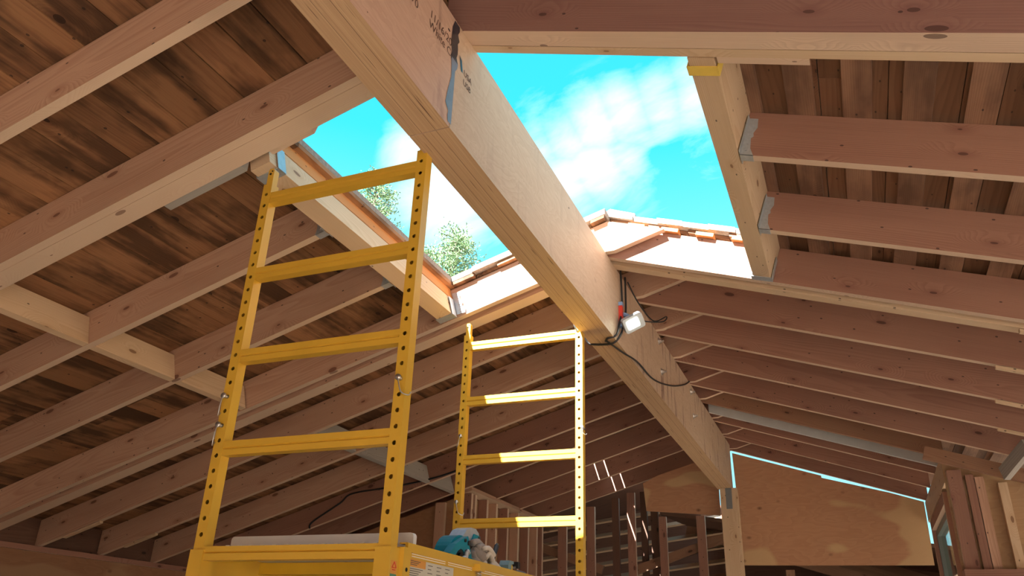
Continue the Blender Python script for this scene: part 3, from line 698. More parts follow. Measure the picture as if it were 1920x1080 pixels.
# dark framing beyond the far gable
studs = [(-2.983, -2.885, 8.45, 'fir_red'), (-2.654, -2.564, 8.45, 'fir_red'), (-2.368, -2.292, 8.45, 'dark'), (-2.20, -2.115, 8.45, 'fir_red'), (-2.09, -2.021, 8.60, 'dark'), (-1.981, -1.902, 8.60, 'dark'), (-1.863, -1.784, 8.45, 'fir_red'), (-1.471, -1.384, 8.45, 'fir_red'), (-0.66, -0.58, 8.7, 'old')]
for i, (a, b, y, m) in enumerate(studs):
    top = min(ZL((a+b)/2)-0.02, 1.9) if i < 6 else (1.34 if i < 8 else 0.83)
    stud('gable_stud', (a, y, -1.52), (b, y+0.04, top), m, f'{ORD[i]} upright from the left in the dark framing beyond the gable', 'uprights in the dark framing beyond the gable')
for i, (a, b) in enumerate((((-3.206, 8.53, 1.058), (-2.50, 8.53, 0.82)), ((-2.2, 8.55, 0.80), (-1.2, 8.55, 1.13)))):
    o = timber('cross_brace', W(*a), W(*b), K*0.037, K*0.09, M['old']); tag(o, ('diagonal brace falling right, left of the bright scaffold post', 'diagonal brace rising right toward the ridge post')[i], 'brace')
# attic roof beyond: pale purlins paint in sun through roof gaps, dark closing surfaces
random.seed(21)
for i in range(7):
    z = 0.62+i*0.155; yb = 10.6-i*0.12
    o = timber('attic_purlin', W(-3.9, yb, z-0.15), W(-1.45, yb, z+0.17), K*0.10, K*0.022, M['pale' if i > 1 else 'old'], None, (0, -0.6, 1)); tag(o, f'{ORD[i]} purlin from below in the dark attic beyond', 'purlin', 'purlins in the dark attic beyond')
for i in range(5):
    o = timber('attic_rafter', W(-1.9, 10.2+i*0.35, 1.45+0.1*i), W(0.9, 10.2+i*0.35, 0.62+0.08*i), K*0.04, K*0.12, M['old'], None); tag(o, f'{ORD[i]} sloping attic rafter seen under the gable panels', 'rafter', 'attic rafters beyond the gable')
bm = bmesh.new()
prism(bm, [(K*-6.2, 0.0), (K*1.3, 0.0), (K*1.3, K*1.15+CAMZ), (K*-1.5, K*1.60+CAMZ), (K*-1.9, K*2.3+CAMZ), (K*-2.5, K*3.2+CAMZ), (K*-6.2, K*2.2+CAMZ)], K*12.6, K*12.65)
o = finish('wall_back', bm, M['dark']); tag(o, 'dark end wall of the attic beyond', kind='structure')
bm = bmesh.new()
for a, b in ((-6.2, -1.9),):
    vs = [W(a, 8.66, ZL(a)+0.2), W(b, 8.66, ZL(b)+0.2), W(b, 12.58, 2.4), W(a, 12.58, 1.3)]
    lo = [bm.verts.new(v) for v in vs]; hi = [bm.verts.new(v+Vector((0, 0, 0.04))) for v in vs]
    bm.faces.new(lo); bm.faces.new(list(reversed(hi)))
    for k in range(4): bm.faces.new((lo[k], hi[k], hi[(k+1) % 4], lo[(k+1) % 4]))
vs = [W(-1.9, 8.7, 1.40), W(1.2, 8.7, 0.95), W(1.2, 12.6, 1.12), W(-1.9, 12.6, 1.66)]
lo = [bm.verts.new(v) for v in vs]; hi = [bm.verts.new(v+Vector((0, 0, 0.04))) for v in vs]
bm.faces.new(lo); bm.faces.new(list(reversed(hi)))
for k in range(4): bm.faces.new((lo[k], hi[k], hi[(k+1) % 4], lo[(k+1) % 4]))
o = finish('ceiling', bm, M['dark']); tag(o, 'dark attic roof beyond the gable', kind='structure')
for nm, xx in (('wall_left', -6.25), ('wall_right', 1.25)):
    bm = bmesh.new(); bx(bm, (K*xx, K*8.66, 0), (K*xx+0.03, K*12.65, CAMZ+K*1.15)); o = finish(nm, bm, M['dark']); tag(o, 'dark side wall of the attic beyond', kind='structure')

# ---------------------------------------------------------------- scaffold
Y1, Y2 = 2.05, 3.86
XA, XB = -1.925, -1.243
PWD = 0.040
sc = empty('rolling_scaffold', (-1.58, 2.95, 0.0), 'yellow rolling scaffold with two ladder frames under the roof opening', 'scaffold')
PW[sc.name] = Matrix.Translation(sc.location)
def perforated_post(bm, x, yf, z0, z1, w, pitch=0.0508, zstart=None, r=0.0075):
    """square tube with a column of round holes in its front (-Y) face"""
    hw = w/2; d = w
    zstart = zstart if zstart is not None else z0+0.03
    zz = [z0]; holes = []
    z = zstart
    while z < z1-0.03: holes.append(z); z += pitch
    cells = []; prev = z0
    for h in holes:
        a, b = h-0.016, h+0.016
        if a > prev+1e-4: cells.append((prev, a, None))
        cells.append((a, b, h)); prev = b
    cells.append((prev, z1, None))
    for a, b, h in cells:
        if h is None:
            q = [bm.verts.new(p) for p in ((x-hw, yf, a), (x+hw, yf, a), (x+hw, yf, b), (x-hw, yf, b))]; bm.faces.new(q)
        else:
            n = 12; c = [bm.verts.new((x+r*math.cos(2*math.pi*k/n+math.pi/n), yf, h+r*math.sin(2*math.pi*k/n+math.pi/n))) for k in range(n)]
            ci = [bm.verts.new((v.co.x, yf+0.003, v.co.z)) for v in c]
            q = [bm.verts.new(p) for p in ((x+hw, yf, b), (x-hw, yf, b), (x-hw, yf, a), (x+hw, yf, a))]
            for s in range(4):   # quadrant s spans circle verts s*3 .. s*3+3
                arc = [c[(s*3+k) % n] for k in range(0, 3)]
                bm.faces.new([q[s]] + list(reversed(arc)))
                bm.faces.new([q[s], c[(s*3+2) % n]][::-1] + [c[(s*3+3) % n], q[(s+1) % 4]][::1]) if False else None
                bm.faces.new([q[s], c[(s*3+2) % n], c[(s*3+3) % n], q[(s+1) % 4]])
            for k in range(n): bm.faces.new((c[k], c[(k+1) % n], ci[(k+1) % n], ci[k]))
    for pts in (((x+hw, yf), (x+hw, yf+d)), ((x+hw, yf+d), (x-hw, yf+d)), ((x-hw, yf+d), (x-hw, yf))):
        q = [bm.verts.new((*pts[0], z0)), bm.verts.new((*pts[1], z0)), bm.verts.new((*pts[1], z1)), bm.verts.new((*pts[0], z1))]; bm.faces.new(q)
    q = [bm.verts.new((x-hw, yf, z1)), bm.verts.new((x+hw, yf, z1)), bm.verts.new((x+hw, yf+d, z1)), bm.verts.new((x-hw, yf+d, z1))]; bm.faces.new(q)
    bmesh.ops.remove_doubles(bm, verts=bm.verts, dist=1e-5)
ZD = CAMZ + 0.262     # deck joint height
tops = {}
RUNG = [0.585, 0.912, 1.234, 1.560]
for fi, (yc, rz, ztop) in enumerate(((Y1, RUNG, 1.625), (Y2, [0.603, 0.940, 1.270, 1.602], 1.672))):
    for x, s in ((XA, 1), (XB, -1)):
        bm = bmesh.new(); perforated_post(bm, x, yc-PWD/2, ZD, CAMZ+ztop, PWD, zstart=CAMZ+0.308)
        p = finish('upright_post', bm, M['yellow'], None, sc)
        # coupling pin on top
        bm = bmesh.new(); z0 = CAMZ+ztop
        prism(bm, [(x-0.014, z0-0.01), (x+0.014, z0-0.01), (x+0.014, z0+0.066), (x+0.008, z0+0.075), (x-0.008, z0+0.075), (x-0.014, z0+0.066)], yc-0.014, yc+0.014)
        finish('coupling_pin', bm, M['yellow'], None, p, 0.001)
        bm = bmesh.new(); cyl(bm, (x-0.002, yc-0.0155, z0+0.05), (x-0.002, yc-0.0135, z0+0.05), 0.005, 10); cyl(bm, (x+0.005, yc-0.0155, z0+0.062), (x+0.005, yc-0.0135, z0+0.062), 0.003, 8)
        finish('pin_hole', bm, M['hole'], None, p)
    for z in rz:
        bm = bmesh.new(); h = 0.024; zc_ = z+CAMZ; y0, y1 = yc-0.018, yc+0.016
        prof = [(y0, -h), (y0, -0.004), (y0+0.006, 0.0), (y0, 0.004), (y0, h), (y1, h), (y1, -h)]
        a = [bm.verts.new((XA+PWD/2, q[0], zc_+q[1])) for q in prof]; b = [bm.verts.new((XB-PWD/2, q[0], zc_+q[1])) for q in prof]
        bm.faces.new(a); bm.faces.new(list(reversed(b)))
        for k in range(len(prof)): bm.faces.new((a[k], b[k], b[(k+1) % len(prof)], a[(k+1) % len(prof)]))
        finish('ladder_rung', bm, M['yellow'], None, sc, 0.0015)
    for x in (XA, XB):
        bm = bmesh.new(); w = 0.052/2
        bx(bm, (x-w, yc-w, 0.16), (x+w, yc+w, ZD)); finish('lower_post', bm, M['yellow'], None, sc, 0.002)
        bm = bmesh.new(); cyl(bm, (x-0.02, yc, 0.065), (x+0.02, yc, 0.065), 0.064, 24); bx(bm, (x-0.028, yc-0.015, 0.065), (x-0.022, yc+0.015, 0.165)); bx(bm, (x+0.022, yc-0.015, 0.065), (x+0.028, yc+0.015, 0.165))
        finish('caster', bm, M['black'], None, sc)
        bm = bmesh.new()
    for z in (0.35, 0.85, 1.35):
        bm = bmesh.new(); bx(bm, (XA+0.02, yc-0.017, z-0.022), (XB-0.02, yc+0.017, z+0.022)); finish('ladder_rung', bm, M['yellow'], None, sc, 0.002)
    bm = bmesh.new(); zc_ = CAMZ+0.250
    prof = [(-0.020, -0.021), (-0.020, 0.0), (-0.014, 0.003), (-0.020, 0.006), (-0.020, 0.021), (0.02, 0.021), (0.02, -0.021)]
    a = [bm.verts.new((XA+0.02, yc+q[0], zc_+q[1])) for q in prof]; b = [bm.verts.new((XB-0.02, yc+q[0], zc_+q[1])) for q in prof]
    bm.faces.new(a); bm.faces.new(list(reversed(b)))
    for k in range(len(prof)): bm.faces.new((a[k], b[k], b[(k+1) % len(prof)], a[(k+1) % len(prof)]))
    finish('end_beam', bm, M['yellow'], None, sc, 0.0015)
    if fi == 0:
        bm = bmesh.new()
        for k in range(13): bx(bm, (XA+0.10+k*0.045, yc-0.012, zc_+0.021), (XA+0.112+k*0.045, yc-0.004, zc_+0.0245))
        finish('grip_bumps', bm, M['lineprint'], None, sc)['kind'] = 'stuff'
# deck with cross ribs
bm = bmesh.new(); bx(bm, (XA+0.05, Y1+0.03, CAMZ+0.250), (XB-0.02, Y2-0.03, CAMZ+0.266)); finish('deck', bm, M['grey'], None, sc)
for y in (2.30, 2.48, 2.95, 3.40):
    bm = bmesh.new(); bx(bm, (XA+0.03, y, CAMZ+0.212), (XB-0.02, y+0.04, CAMZ+0.249)); finish('deck_rib', bm, M['yellow_dull'], None, sc, 0.002)
# side rails
for x, s in ((XA-0.02, -1), (XB+0.028, 1)):
    bm = bmesh.new()
    ztop, zb = CAMZ+0.282, CAMZ+0.155
    th = 0.004
    xo = x
    bx(bm, (xo-th/2, Y1+0.055, zb), (xo+th/2, Y2-0.03, ztop-0.004))               # web
    bx(bm, (min(xo, xo-s*0.022), Y1+0.055, ztop-0.004), (max(xo+s*0.004, xo-s*0.022), Y2-0.03, ztop))  # top flange
    bx(bm, (xo+s*0.001, Y1+0.055, ztop-0.026), (xo+s*0.008, Y2-0.03, ztop-0.001))  # raised upper bead
    bx(bm, (min(xo, xo-s*0.05), Y1+0.055, zb), (max(xo+s*0.004, xo-s*0.05), Y2-0.03, zb+0.004))
    finish('side_rail', bm, M['yellow'], None, sc, 0.001)
    bm = bmesh.new(); bx(bm, (xo-0.012, Y1+0.027, CAMZ+0.10), (xo+0.012, Y1+0.068, CAMZ+0.266)); finish('rail_bracket', bm, M['yellow'], None, sc, 0.002)
    bm = bmesh.new(); cyl(bm, (xo+s*0.0, Y1+0.048, CAMZ+0.205), (xo+0.0128*1, Y1+0.048, CAMZ+0.205), 0.006, 12); finish('bracket_hole', bm, M['hole'], None, sc)
xr = XB+0.028+0.0021
def rail_patch(name, y0, y1, z0, z1, mat, off=0.0005):
    bm = bmesh.new(); bx(bm, (xr, y0, CAMZ+z0), (xr+off, y1, CAMZ+z1)); return finish(name, bm, M[mat], None, sc)
def rail_label(name, y0, y1, z0, z1, mat, lines):
    bm = bmesh.new(); bx(bm, (xr, y0, CAMZ+z0), (xr+0.0006, y1, CAMZ+z1))
    for ya, yb, z in lines: bx(bm, (xr, ya, CAMZ+z), (xr+0.0012, yb, CAMZ+z+0.0020), 1)
    return finish(name, bm, [M[mat], M['print']], None, sc)
L1_ = [(2.128, 2.128+0.085-0.012*(k % 3), 0.212-k*0.006) for k in range(5)]
L1_ += [(2.245+c*0.058, 2.275+c*0.058-0.008*(k % 2), 0.230-k*0.011) for c in range(3) for k in range(4)]
rail_label('instruction_label', 2.125, 2.42, 0.180, 0.240, 'label', L1_)
hd = rail_label('label_heading', 2.125, 2.23, 0.218, 0.240, 'label_o', [(2.135, 2.195-0.01*k, 0.2335-k*0.005) for k in range(3)]); hd.location.x += 0.0004
rail_label('label_heading', 2.60, 2.72, 0.185, 0.236, 'label_o', [(2.61, 2.68-0.01*k, 0.228-k*0.007) for k in range(3)])
rail_label('instruction_label', 2.72, 2.83, 0.185, 0.236, 'label', [(2.728+c*0.05, 2.763+c*0.05, 0.228-k*0.012) for c in range(2) for k in range(3)])
for ya, yb in ((2.14, 2.36), (2.38, 2.56), (2.62, 3.2)):
    for z in (0.246, 0.2525): rail_patch('white_stripe', ya, yb, z, z+0.0022, 'lineprint')
# warning sticker on the lower post
bm = bmesh.new(); xs = XB+0.026
bx(bm, (xs, Y1-0.018, CAMZ+0.19), (xs+0.0006, Y1+0.016, CAMZ+0.225)); finish('warning_label', bm, M['label_o'], None, sc)
bm = bmesh.new()
for q in (((0, 0.222), (-0.011, 0.206)), ((0, 0.222), (0.011, 0.206)), ((-0.011, 0.206), (0.011, 0.206)), ((-0.008, 0.200), (0.008, 0.200))):
    tube(bm, [(xs+0.001, Y1+q[0][0], CAMZ+q[0][1]), (xs+0.001, Y1+q[1][0], CAMZ+q[1][1])], 0.0012, 6)
finish('warning_print', bm, M['red'], None, sc)
bm = bmesh.new(); bx(bm, (xs, Y1-0.018, CAMZ+0.165), (xs+0.0006, Y1+0.016, CAMZ+0.189)); finish('green_label', bm, M['label_g'], None, sc)
# spring bolt on the rail
bm = bmesh.new(); pts = []
for k in range(150):
    a = k*2*math.pi/10; pts.append((xr+0.014+0.009*math.cos(a), 2.585+0.009*math.sin(a), CAMZ+0.245-k*0.0009))
tube(bm, pts, 0.0022, 6); finish('spring_bolt', bm, M['steel'], None, sc, smooth=True)
bm = bmesh.new(); bx(bm, (xr, 2.565, CAMZ+0.246), (xr+0.028, 2.605, CAMZ+0.268)); finish('spring_bracket', bm, M['yellow'], None, sc, 0.003)
# lock pins with wire keepers on the posts
def lock_pin(x, yc, z, dx=0.04, dz=-0.06):
    bm = bmesh.new(); y = yc-PWD/2
    cyl(bm, (x, y-0.016, z), (x, y+0.03, z), 0.006, 10); cyl(bm, (x, y-0.018, z), (x, y-0.013, z), 0.010, 12)
    pts = smooth_path([(x, y-0.016, z), (x+dx*0.2, y-0.02, z+dz*0.4), (x+dx*0.45, y-0.018, z+dz*0.85), (x+dx, y-0.01, z+dz), (x+dx*1.05, y, z+dz*0.8)], 5)
    tube(bm, pts, 0.0021, 6); finish('lock_pin', bm, M['steel'], None, sc, smooth=True)
lock_pin(XB, Y1, CAMZ+0.308+0.0508*9); lock_pin(XA-0.004, Y1, CAMZ+0.308+0.0508*9, -0.012, -0.07); lock_pin(XA-0.004, Y1, CAMZ+0.308+0.0508*7, -0.012, -0.07)
lock_pin(XA, Y2, CAMZ+0.308+0.0508*15, -0.02, -0.06); lock_pin(XA, Y2, CAMZ+0.308+0.0508*8, 0.04, -0.07); lock_pin(XB+0.02, Y2, CAMZ+0.308+0.0508*15, 0.02, -0.04)
# white sheet on the deck
bm = bmesh.new(); x0, x1, r = -1.968, -1.252, 0.012; yf = 2.19
x0 = XA+0.055
zb_, zt_ = CAMZ+0.2665, CAMZ+0.322
def rr(x0, x1, z0, z1, r, n=5):
    P = [(x0, z0), (x1, z0)]
    P += [(x1-r+r*math.cos(a*math.pi/2/n), z1-r+r*math.sin(a*math.pi/2/n)) for a in range(n+1)]
    P += [(x0+r-r*math.sin(a*math.pi/2/n), z1-r+r*math.cos(a*math.pi/2/n)) for a in range(n+1)]
    return P
prism(bm, rr(-1.94, -1.2400, zb_, zt_, r), yf, yf+0.020)
o = finish('toe_board', bm, M['white'], None, None, 0.001); tag(o, 'white rounded board standing on the scaffold deck behind the end beam', 'board')

# ---------------------------------------------------------------- tools on the deck
DZ = CAMZ+0.284
def tool_frame(x, y, z, rz): return Matrix.Translation((x, y, z)) @ Matrix.Rotation(rz, 4, 'Z')
TX = XB-0.036
# circular saw: local X along +Y of the world (seen from the right/front)
saw = empty('circular_saw', (TX, 2.463, DZ-0.016), 'teal and black circular saw leaning at the platform edge', 'power tool'); PW[saw.name] = Matrix.Translation(saw.location)
SM = frame_x(Vector((TX-0.02, 2.448, DZ-0.018)), (0, 1, 0))
def arc(cx, cz, r, a0, a1, n): return [(cx+r*math.cos(math.radians(a0+(a1-a0)*k/n)), cz+r*math.sin(math.radians(a0+(a1-a0)*k/n))) for k in range(n+1)]
bm = bmesh.new()
pl = arc(0.135, 0.0, 0.100, 175, 0, 18) + arc(0.135, 0.0, 0.055, 0, 150, 12)
prism(bm, pl, -0.028, 0.028); finish('blade_guard', bm, M['teal'], SM, saw, 0.006)
bm = bmesh.new(); pl = [(0.0, 0.0), (0.02, 0.03), (0.06, 0.062), (0.11, 0.085), (0.15, 0.098), (0.165, 0.075), (0.12, 0.06), (0.075, 0.04), (0.05, 0.015), (0.045, 0.0)]
prism(bm, [(u-0.005, v) for u, v in pl], -0.05, -0.022); finish('handle', bm, M['teal'], SM, saw, 0.006)
bm = bmesh.new(); pl = [(0.03, 0.005), (0.06, 0.045), (0.12, 0.07), (0.17, 0.06), (0.16, 0.0)]
prism(bm, pl, -0.024, 0.02); finish('saw_body', bm, M['char'], SM, saw, 0.008)
for nm, c_, r_, y_ in (('arbor_cap', (0.135, 0.02), 0.022, -0.034), ('handle_screw', (0.12, 0.08), 0.006, -0.055), ('handle_screw', (0.15, 0.075), 0.008, -0.055)):
    bm = bmesh.new(); cyl(bm, (c_[0], y_, c_[1]), (c_[0], y_+0.006, c_[1]), r_, 16); finish(nm, bm, M['black'], SM, saw)
bm = bmesh.new(); tube(bm, smooth_path([(0.08, -0.055, 0.0), (0.10, -0.06, 0.02), (0.125, -0.055, 0.02), (0.13, -0.055, 0.045), (0.145, -0.055, 0.04)], 5), 0.008, 8); bx(bm, (0.07, -0.06, -0.006), (0.15, -0.05, 0.004)); finish('base_lever', bm, M['zinc'], SM, saw, smooth=True)
# cordless drill behind
dr = empty('cordless_drill', (TX-0.06, 2.713, DZ-0.016), 'grey-topped teal cordless drill lying behind the saw', 'power tool'); PW[dr.name] = Matrix.Translation(dr.location)
DM = frame_x(Vector((TX-0.07, 2.668, DZ-0.018)), (0, 1, 0)) @ Matrix.Diagonal((1.12, 1.0, 1.25, 1.0))
bm = bmesh.new(); pl = [(0.015, 0.070), (0.025, 0.092), (0.05, 0.112), (0.085, 0.122), (0.12, 0.122), (0.145, 0.112), (0.155, 0.085), (0.10, 0.080), (0.05, 0.075)]
prism(bm, pl, -0.03, 0.03); finish('motor_housing', bm, M['zinc'], DM, dr, 0.010)
bm = bmesh.new(); prism(bm, [(0.085, 0.085), (0.10, 0.105), (0.145, 0.103), (0.15, 0.085), (0.12, 0.079)], -0.036, -0.026); finish('side_panel', bm, M['teal'], DM, dr, 0.004)
bm = bmesh.new(); prism(bm, [(0.02, 0.0), (0.0, 0.07), (0.06, 0.082), (0.12, 0.075), (0.19, 0.03), (0.18, 0.0)], -0.022, 0.022); finish('grip', bm, M['char'], DM, dr, 0.008)
bm = bmesh.new(); cyl(bm, (0.135, -0.0375, 0.094), (0.135, -0.036, 0.094), 0.008, 12); finish('button', bm, M['black'], DM, dr)
# second small teal tool
bm = bmesh.new(); mw = frame_x(Vector((TX+0.0, 2.613, DZ-0.018)), (0, 1, -0.1))
prism(bm, [(0, 0), (0.008, 0.026), (0.03, 0.036), (0.08, 0.03), (0.115, 0.008), (0.12, 0.0)], -0.02, 0.02)
o = finish('tape_measure', bm, M['teal'], mw, None, 0.007); tag(o, 'small teal tool lying flat between saw and gloves', 'tool')
# gloves
def glove(name, org, fingers, palm, mat, label):
    bm = bmesh.new()
    for c, s, r in palm: blob(bm, Vector(org)+Vector(c), s, Matrix.Rotation(r, 3, 'X'), 2)
    for pts, r in fingers: tube(bm, [Vector(org)+p for p in smooth_path(pts, 4)], r, 8)
    o = finish(name, bm, M[mat], None, None, 0, True); return tag(o, label, 'glove', 'work gloves heaped on the platform')
G = (TX-0.01, 2.713, DZ-0.018)
glove('work_glove', G, [([(0, 0.0, 0.09), (0, 0.05, 0.10), (0, 0.11, 0.075)], 0.012), ([(0.01, 0.02, 0.075), (0.01, 0.07, 0.085), (0.01, 0.13, 0.055), (0.01, 0.165, 0.03)], 0.0125), ([(0, 0.07, 0.06), (0, 0.12, 0.06), (0, 0.17, 0.02)], 0.012), ([(0, 0.0, 0.06), (0, 0.03, 0.03), (0, 0.05, 0.01)], 0.013), ([(0.01, 0.06, 0.05), (0.012, 0.075, 0.03), (0.01, 0.07, 0.008)], 0.012)], [((0, 0.06, 0.05), (0.03, 0.055, 0.032), -0.4), ((-0.01, 0.04, 0.03), (0.03, 0.05, 0.03), 0.0)], 'glove', 'grey work glove with limp fingers draped over the drill')
glove('work_glove', (TX+0.012, 2.783, DZ-0.018), [([(0, 0.0, 0.045), (0, 0.03, 0.062), (0, 0.06, 0.05), (0, 0.075, 0.02)], 0.011), ([(0, 0.05, 0.02), (0, 0.09, 0.03), (0, 0.13, 0.012)], 0.014), ([(0.005, -0.03, 0.075), (0.005, 0.02, 0.082), (0.005, 0.07, 0.062)], 0.009), ([(0, 0.0, 0.03), (0, -0.01, 0.015), (0, 0, 0.005)], 0.011)], [((0, 0.1, 0.018), (0.02, 0.035, 0.018), 0.0)], 'glove_l', 'pale beige work glove lying in front of the grey one')
# clamp with upright handle
cl = bmesh.new(); mw = frame_x(Vector((TX-0.01, 2.873, DZ-0.018)), (0, 1, 0))
tube(cl, [(0.005, 0, 0.02), (0.03, 0, 0.05), (0.062, 0, 0.105), (0.068, 0, 0.115)], [0.009, 0.008, 0.010, 0.006], 8); blob(cl, (0.03, 0, 0.025), (0.05, 0.02, 0.026), None, 2); blob(cl, (0.07, 0, 0.012), (0.035, 0.02, 0.014), None, 2)
o = finish('hand_clamp', cl, M['char'], mw, None, 0, True); tag(o, 'dark hand clamp with its handle sticking up', 'tool')
bm = bmesh.new(); mw = frame_x(Vector((TX+0.0, 2.988, DZ-0.018)), (0, 1, 0))
prism(bm, [(0, 0), (0.0, 0.042), (0.012, 0.06), (0.055, 0.06), (0.055, 0.05), (0.03, 0.046), (0.03, 0.0)], -0.02, 0.02)
lv = finish('stapler', bm, M['teal_l'], mw, None, 0.004); tag(lv, 'light blue hooked stapler with a yellow strip', 'tool')
bm = bmesh.new(); prism(bm, [(0.032, 0), (0.031, 0.044), (0.042, 0.044), (0.048, 0.0)], -0.021, 0.0); finish('yellow_strip', bm, M['tape'], mw, lv)
bm = bmesh.new(); mw = frame_x(Vector((TX-0.02, 3.073, DZ-0.018)), (0, 1, 0)); cyl(bm, (0, 0, 0.036), (0.085, 0, 0.050), 0.004, 8)
rod = finish('driver_rod', bm, M['steel'], mw); tag(rod, 'thin steel rod with a black square tip', 'tool')
bm = bmesh.new(); bx(bm, (0.082, -0.012, 0.046), (0.106, 0.012, 0.071)); finish('tip', bm, M['black'], mw, rod, 0.002)
bm = bmesh.new(); mw = frame_x(Vector((TX-0.0, 3.103, DZ-0.018)), (0, 1, 0))
blob(bm, (0.09, 0, 0.006), (0.11, 0.03, 0.028), Matrix.Rotation(0.12, 3, 'Y'), 3, 0.05)
o = finish('tool_pouch', bm, M['navy'], mw, None, 0, True); tag(o, 'crumpled navy cloth pouch at the right end of the tools', 'pouch')
bm = bmesh.new(); prism(bm, [(0.0, 0), (0.02, 0.022), (0.065, 0.026), (0.06, 0.0)], -0.034, -0.018); finish('coral_tab', bm, M['coral'], mw, o, 0.003)

# ---------------------------------------------------------------- work light and cords
wl = empty('work_light', W(-0.97, 3.62, 1.52), 'small lit LED work light clipped to the right face of the ridge beam', 'lamp'); PW[wl.name] = Matrix.Translation(wl.location)
hc = V(-0.985, 4.06, 1.715)      # head centre
nrm = Vector((0.55, -0.62, -0.56)).normalized(); rgt = Vector((0.62, 0.45, 0.62)); rgt = (rgt - nrm*rgt.dot(nrm)).normalized(); upv = nrm.cross(rgt)*-1
HM = Matrix((rgt, -nrm, rgt.cross(-nrm))).transposed().to_4x4(); HM.translation = hc
bm = bmesh.new()
def rrect(w, h, r, n=5):
    P = []
    for cx, cz, a0 in ((w-r, h-r, 0), (-w+r, h-r, 90), (-w+r, -h+r, 180), (w-r, -h+r, 270)):
        P += [(cx+r*math.cos(math.radians(a0+90*k/n)), cz+r*math.sin(math.radians(a0+90*k/n))) for k in range(n+1)]
    return P
prism(bm, rrect(0.062, 0.045, 0.014), 0.0, 0.03); finish('lamp_head', bm, M['zinc'], HM, wl, 0.004)
bm = bmesh.new(); prism(bm, [(u-0.006, v) for u, v in rrect(0.036, 0.026, 0.006)], -0.003, 0.0); finish('led_panel', bm, M['led'], HM, wl)
bm = bmesh.new(); p = W(BX1, 3.60, 1.50); fx = K*BX1
bx(bm, (fx+0.001, 4.082, CAMZ+1.735), (fx+0.022, 4.108, CAMZ+1.845)); finish('clamp_body', bm, M['red'], None, wl, 0.004)
bm = bmesh.new()
for z in (1.712, 1.846): bx(bm, (fx+0.001, 4.08, CAMZ+z), (fx+0.024, 4.11, CAMZ+z+0.022))
tube(bm, smooth_path([(fx+0.018, 4.11, CAMZ+1.80), (fx+0.04, 4.14, CAMZ+1.80), (hc.x-0.02, hc.y+0.03, hc.z+0.04)], 4), 0.012, 8)
tube(bm, smooth_path([(fx+0.018, 4.11, CAMZ+1.745), (fx+0.035, 4.13, CAMZ+1.755), (hc.x-0.03, hc.y+0.03, hc.z)], 4), 0.012, 8)
finish('clamp_bracket', bm, M['lampgrey'], None, wl, 0.001)
ld = bpy.data.lights.new('work_light_glow', 'AREA'); ld.energy = 0.5; ld.spread = 1.6; ld.size = 0.08; ld.color = (0.95, 1.0, 0.82)
lo = bpy.data.objects.new('work_light_glow', ld); COL.objects.link(lo); lo.matrix_world = Matrix.Translation(nrm*0.012) @ Matrix((rgt, upv if False else rgt.cross(-nrm)*-1, -nrm)).transposed().to_4x4()
lo.matrix_world = Matrix.Translation(hc + nrm*0.015) @ nrm.to_track_quat('-Z', 'Y').to_matrix().to_4x4()
fxr = BX1+0.012
def cord(name, pts, r, label, mat='black'):
    bm = bmesh.new(); tube(bm, smooth_path(pts, 8), r, 8); o = finish(name, bm, M[mat], None, None, 0, True); return tag(o, label, 'cord')
cord('extension_cord', [W(BX1+0.01, 3.92, 1.985), W(fxr, 3.925, 1.85), W(fxr, 3.92, 1.75), W(fxr, 3.86, 1.64), W(fxr-0.002, 3.79, 1.545), W(BX1-0.03, 3.77, BZ0-0.008), W(-1.08, 3.80, BZ0-0.009)], 0.0062, 'black cord hanging down the beam left of the lamp')
cord('extension_cord', [W(BX1+0.012, 4.01, 1.985), W(fxr, 4.012, 1.86), W(fxr, 4.00, 1.76), W(fxr+0.004, 3.93, 1.66), W(fxr+0.006, 3.86, 1.575), W(BX1-0.01, 3.83, BZ0-0.01), W(-1.10, 3.84, BZ0-0.012), W(BX0-0.012, 3.84, BZ0+0.006), W(BX0-0.02, 3.80, BZ0+0.06)], 0.0062, 'black cord looping under the beam beside the lamp')
cord('extension_cord', [W(-1.075, 3.81, BZ0-0.008), W(BX1-0.01, 4.0, BZ0-0.009), W(BX1+0.009, 4.25, 1.55), W(BX1+0.009, 4.66, 1.575), W(BX1+0.009, 5.2, 1.70), W(BX1+0.009, 5.7, 1.86), W(BX1+0.009, 5.95, 1.965)], 0.0055, 'thin dark cord sagging along the right face of the ridge beam')
cord('lamp_cord', [W(BX1+0.014, 4.06, 1.978), W(BX1+0.05, 4.15, 1.88), W(BX1+0.11, 4.26, 1.80), W(BX1+0.2, 4.2, 1.79), W(BX1+0.2, 4.1, 1.72), W(BX1+0.12, 4.02, 1.70), hc+Vector((0.03, 0.04, 0.05))], 0.004, 'thin lamp lead curling up to the rafter')
cord('extension_cord', [W(BX0-0.015, 3.62, 1.66), W(BX0-0.02, 3.60, 1.60), W(BX0-0.02, 3.64, 1.55), W(BX0-0.012, 3.70, 1.528)], 0.005, 'short grey cord loop left of the ridge beam above the bright post', 'lampgrey')
cord('wall_cable', [W(-4.43, 5.96, 0.93), W(-4.41, 5.965, 0.99), W(-4.15, 5.965, 1.14), W(-4.03, 5.965, 1.22), W(-3.65, 5.965, 1.26), W(-3.31, 5.965, 1.305), W(-3.06, 5.965, 1.36), W(-2.9, 5.97, 1.42)], 0.008, 'dark cable strung along the low left rafters')

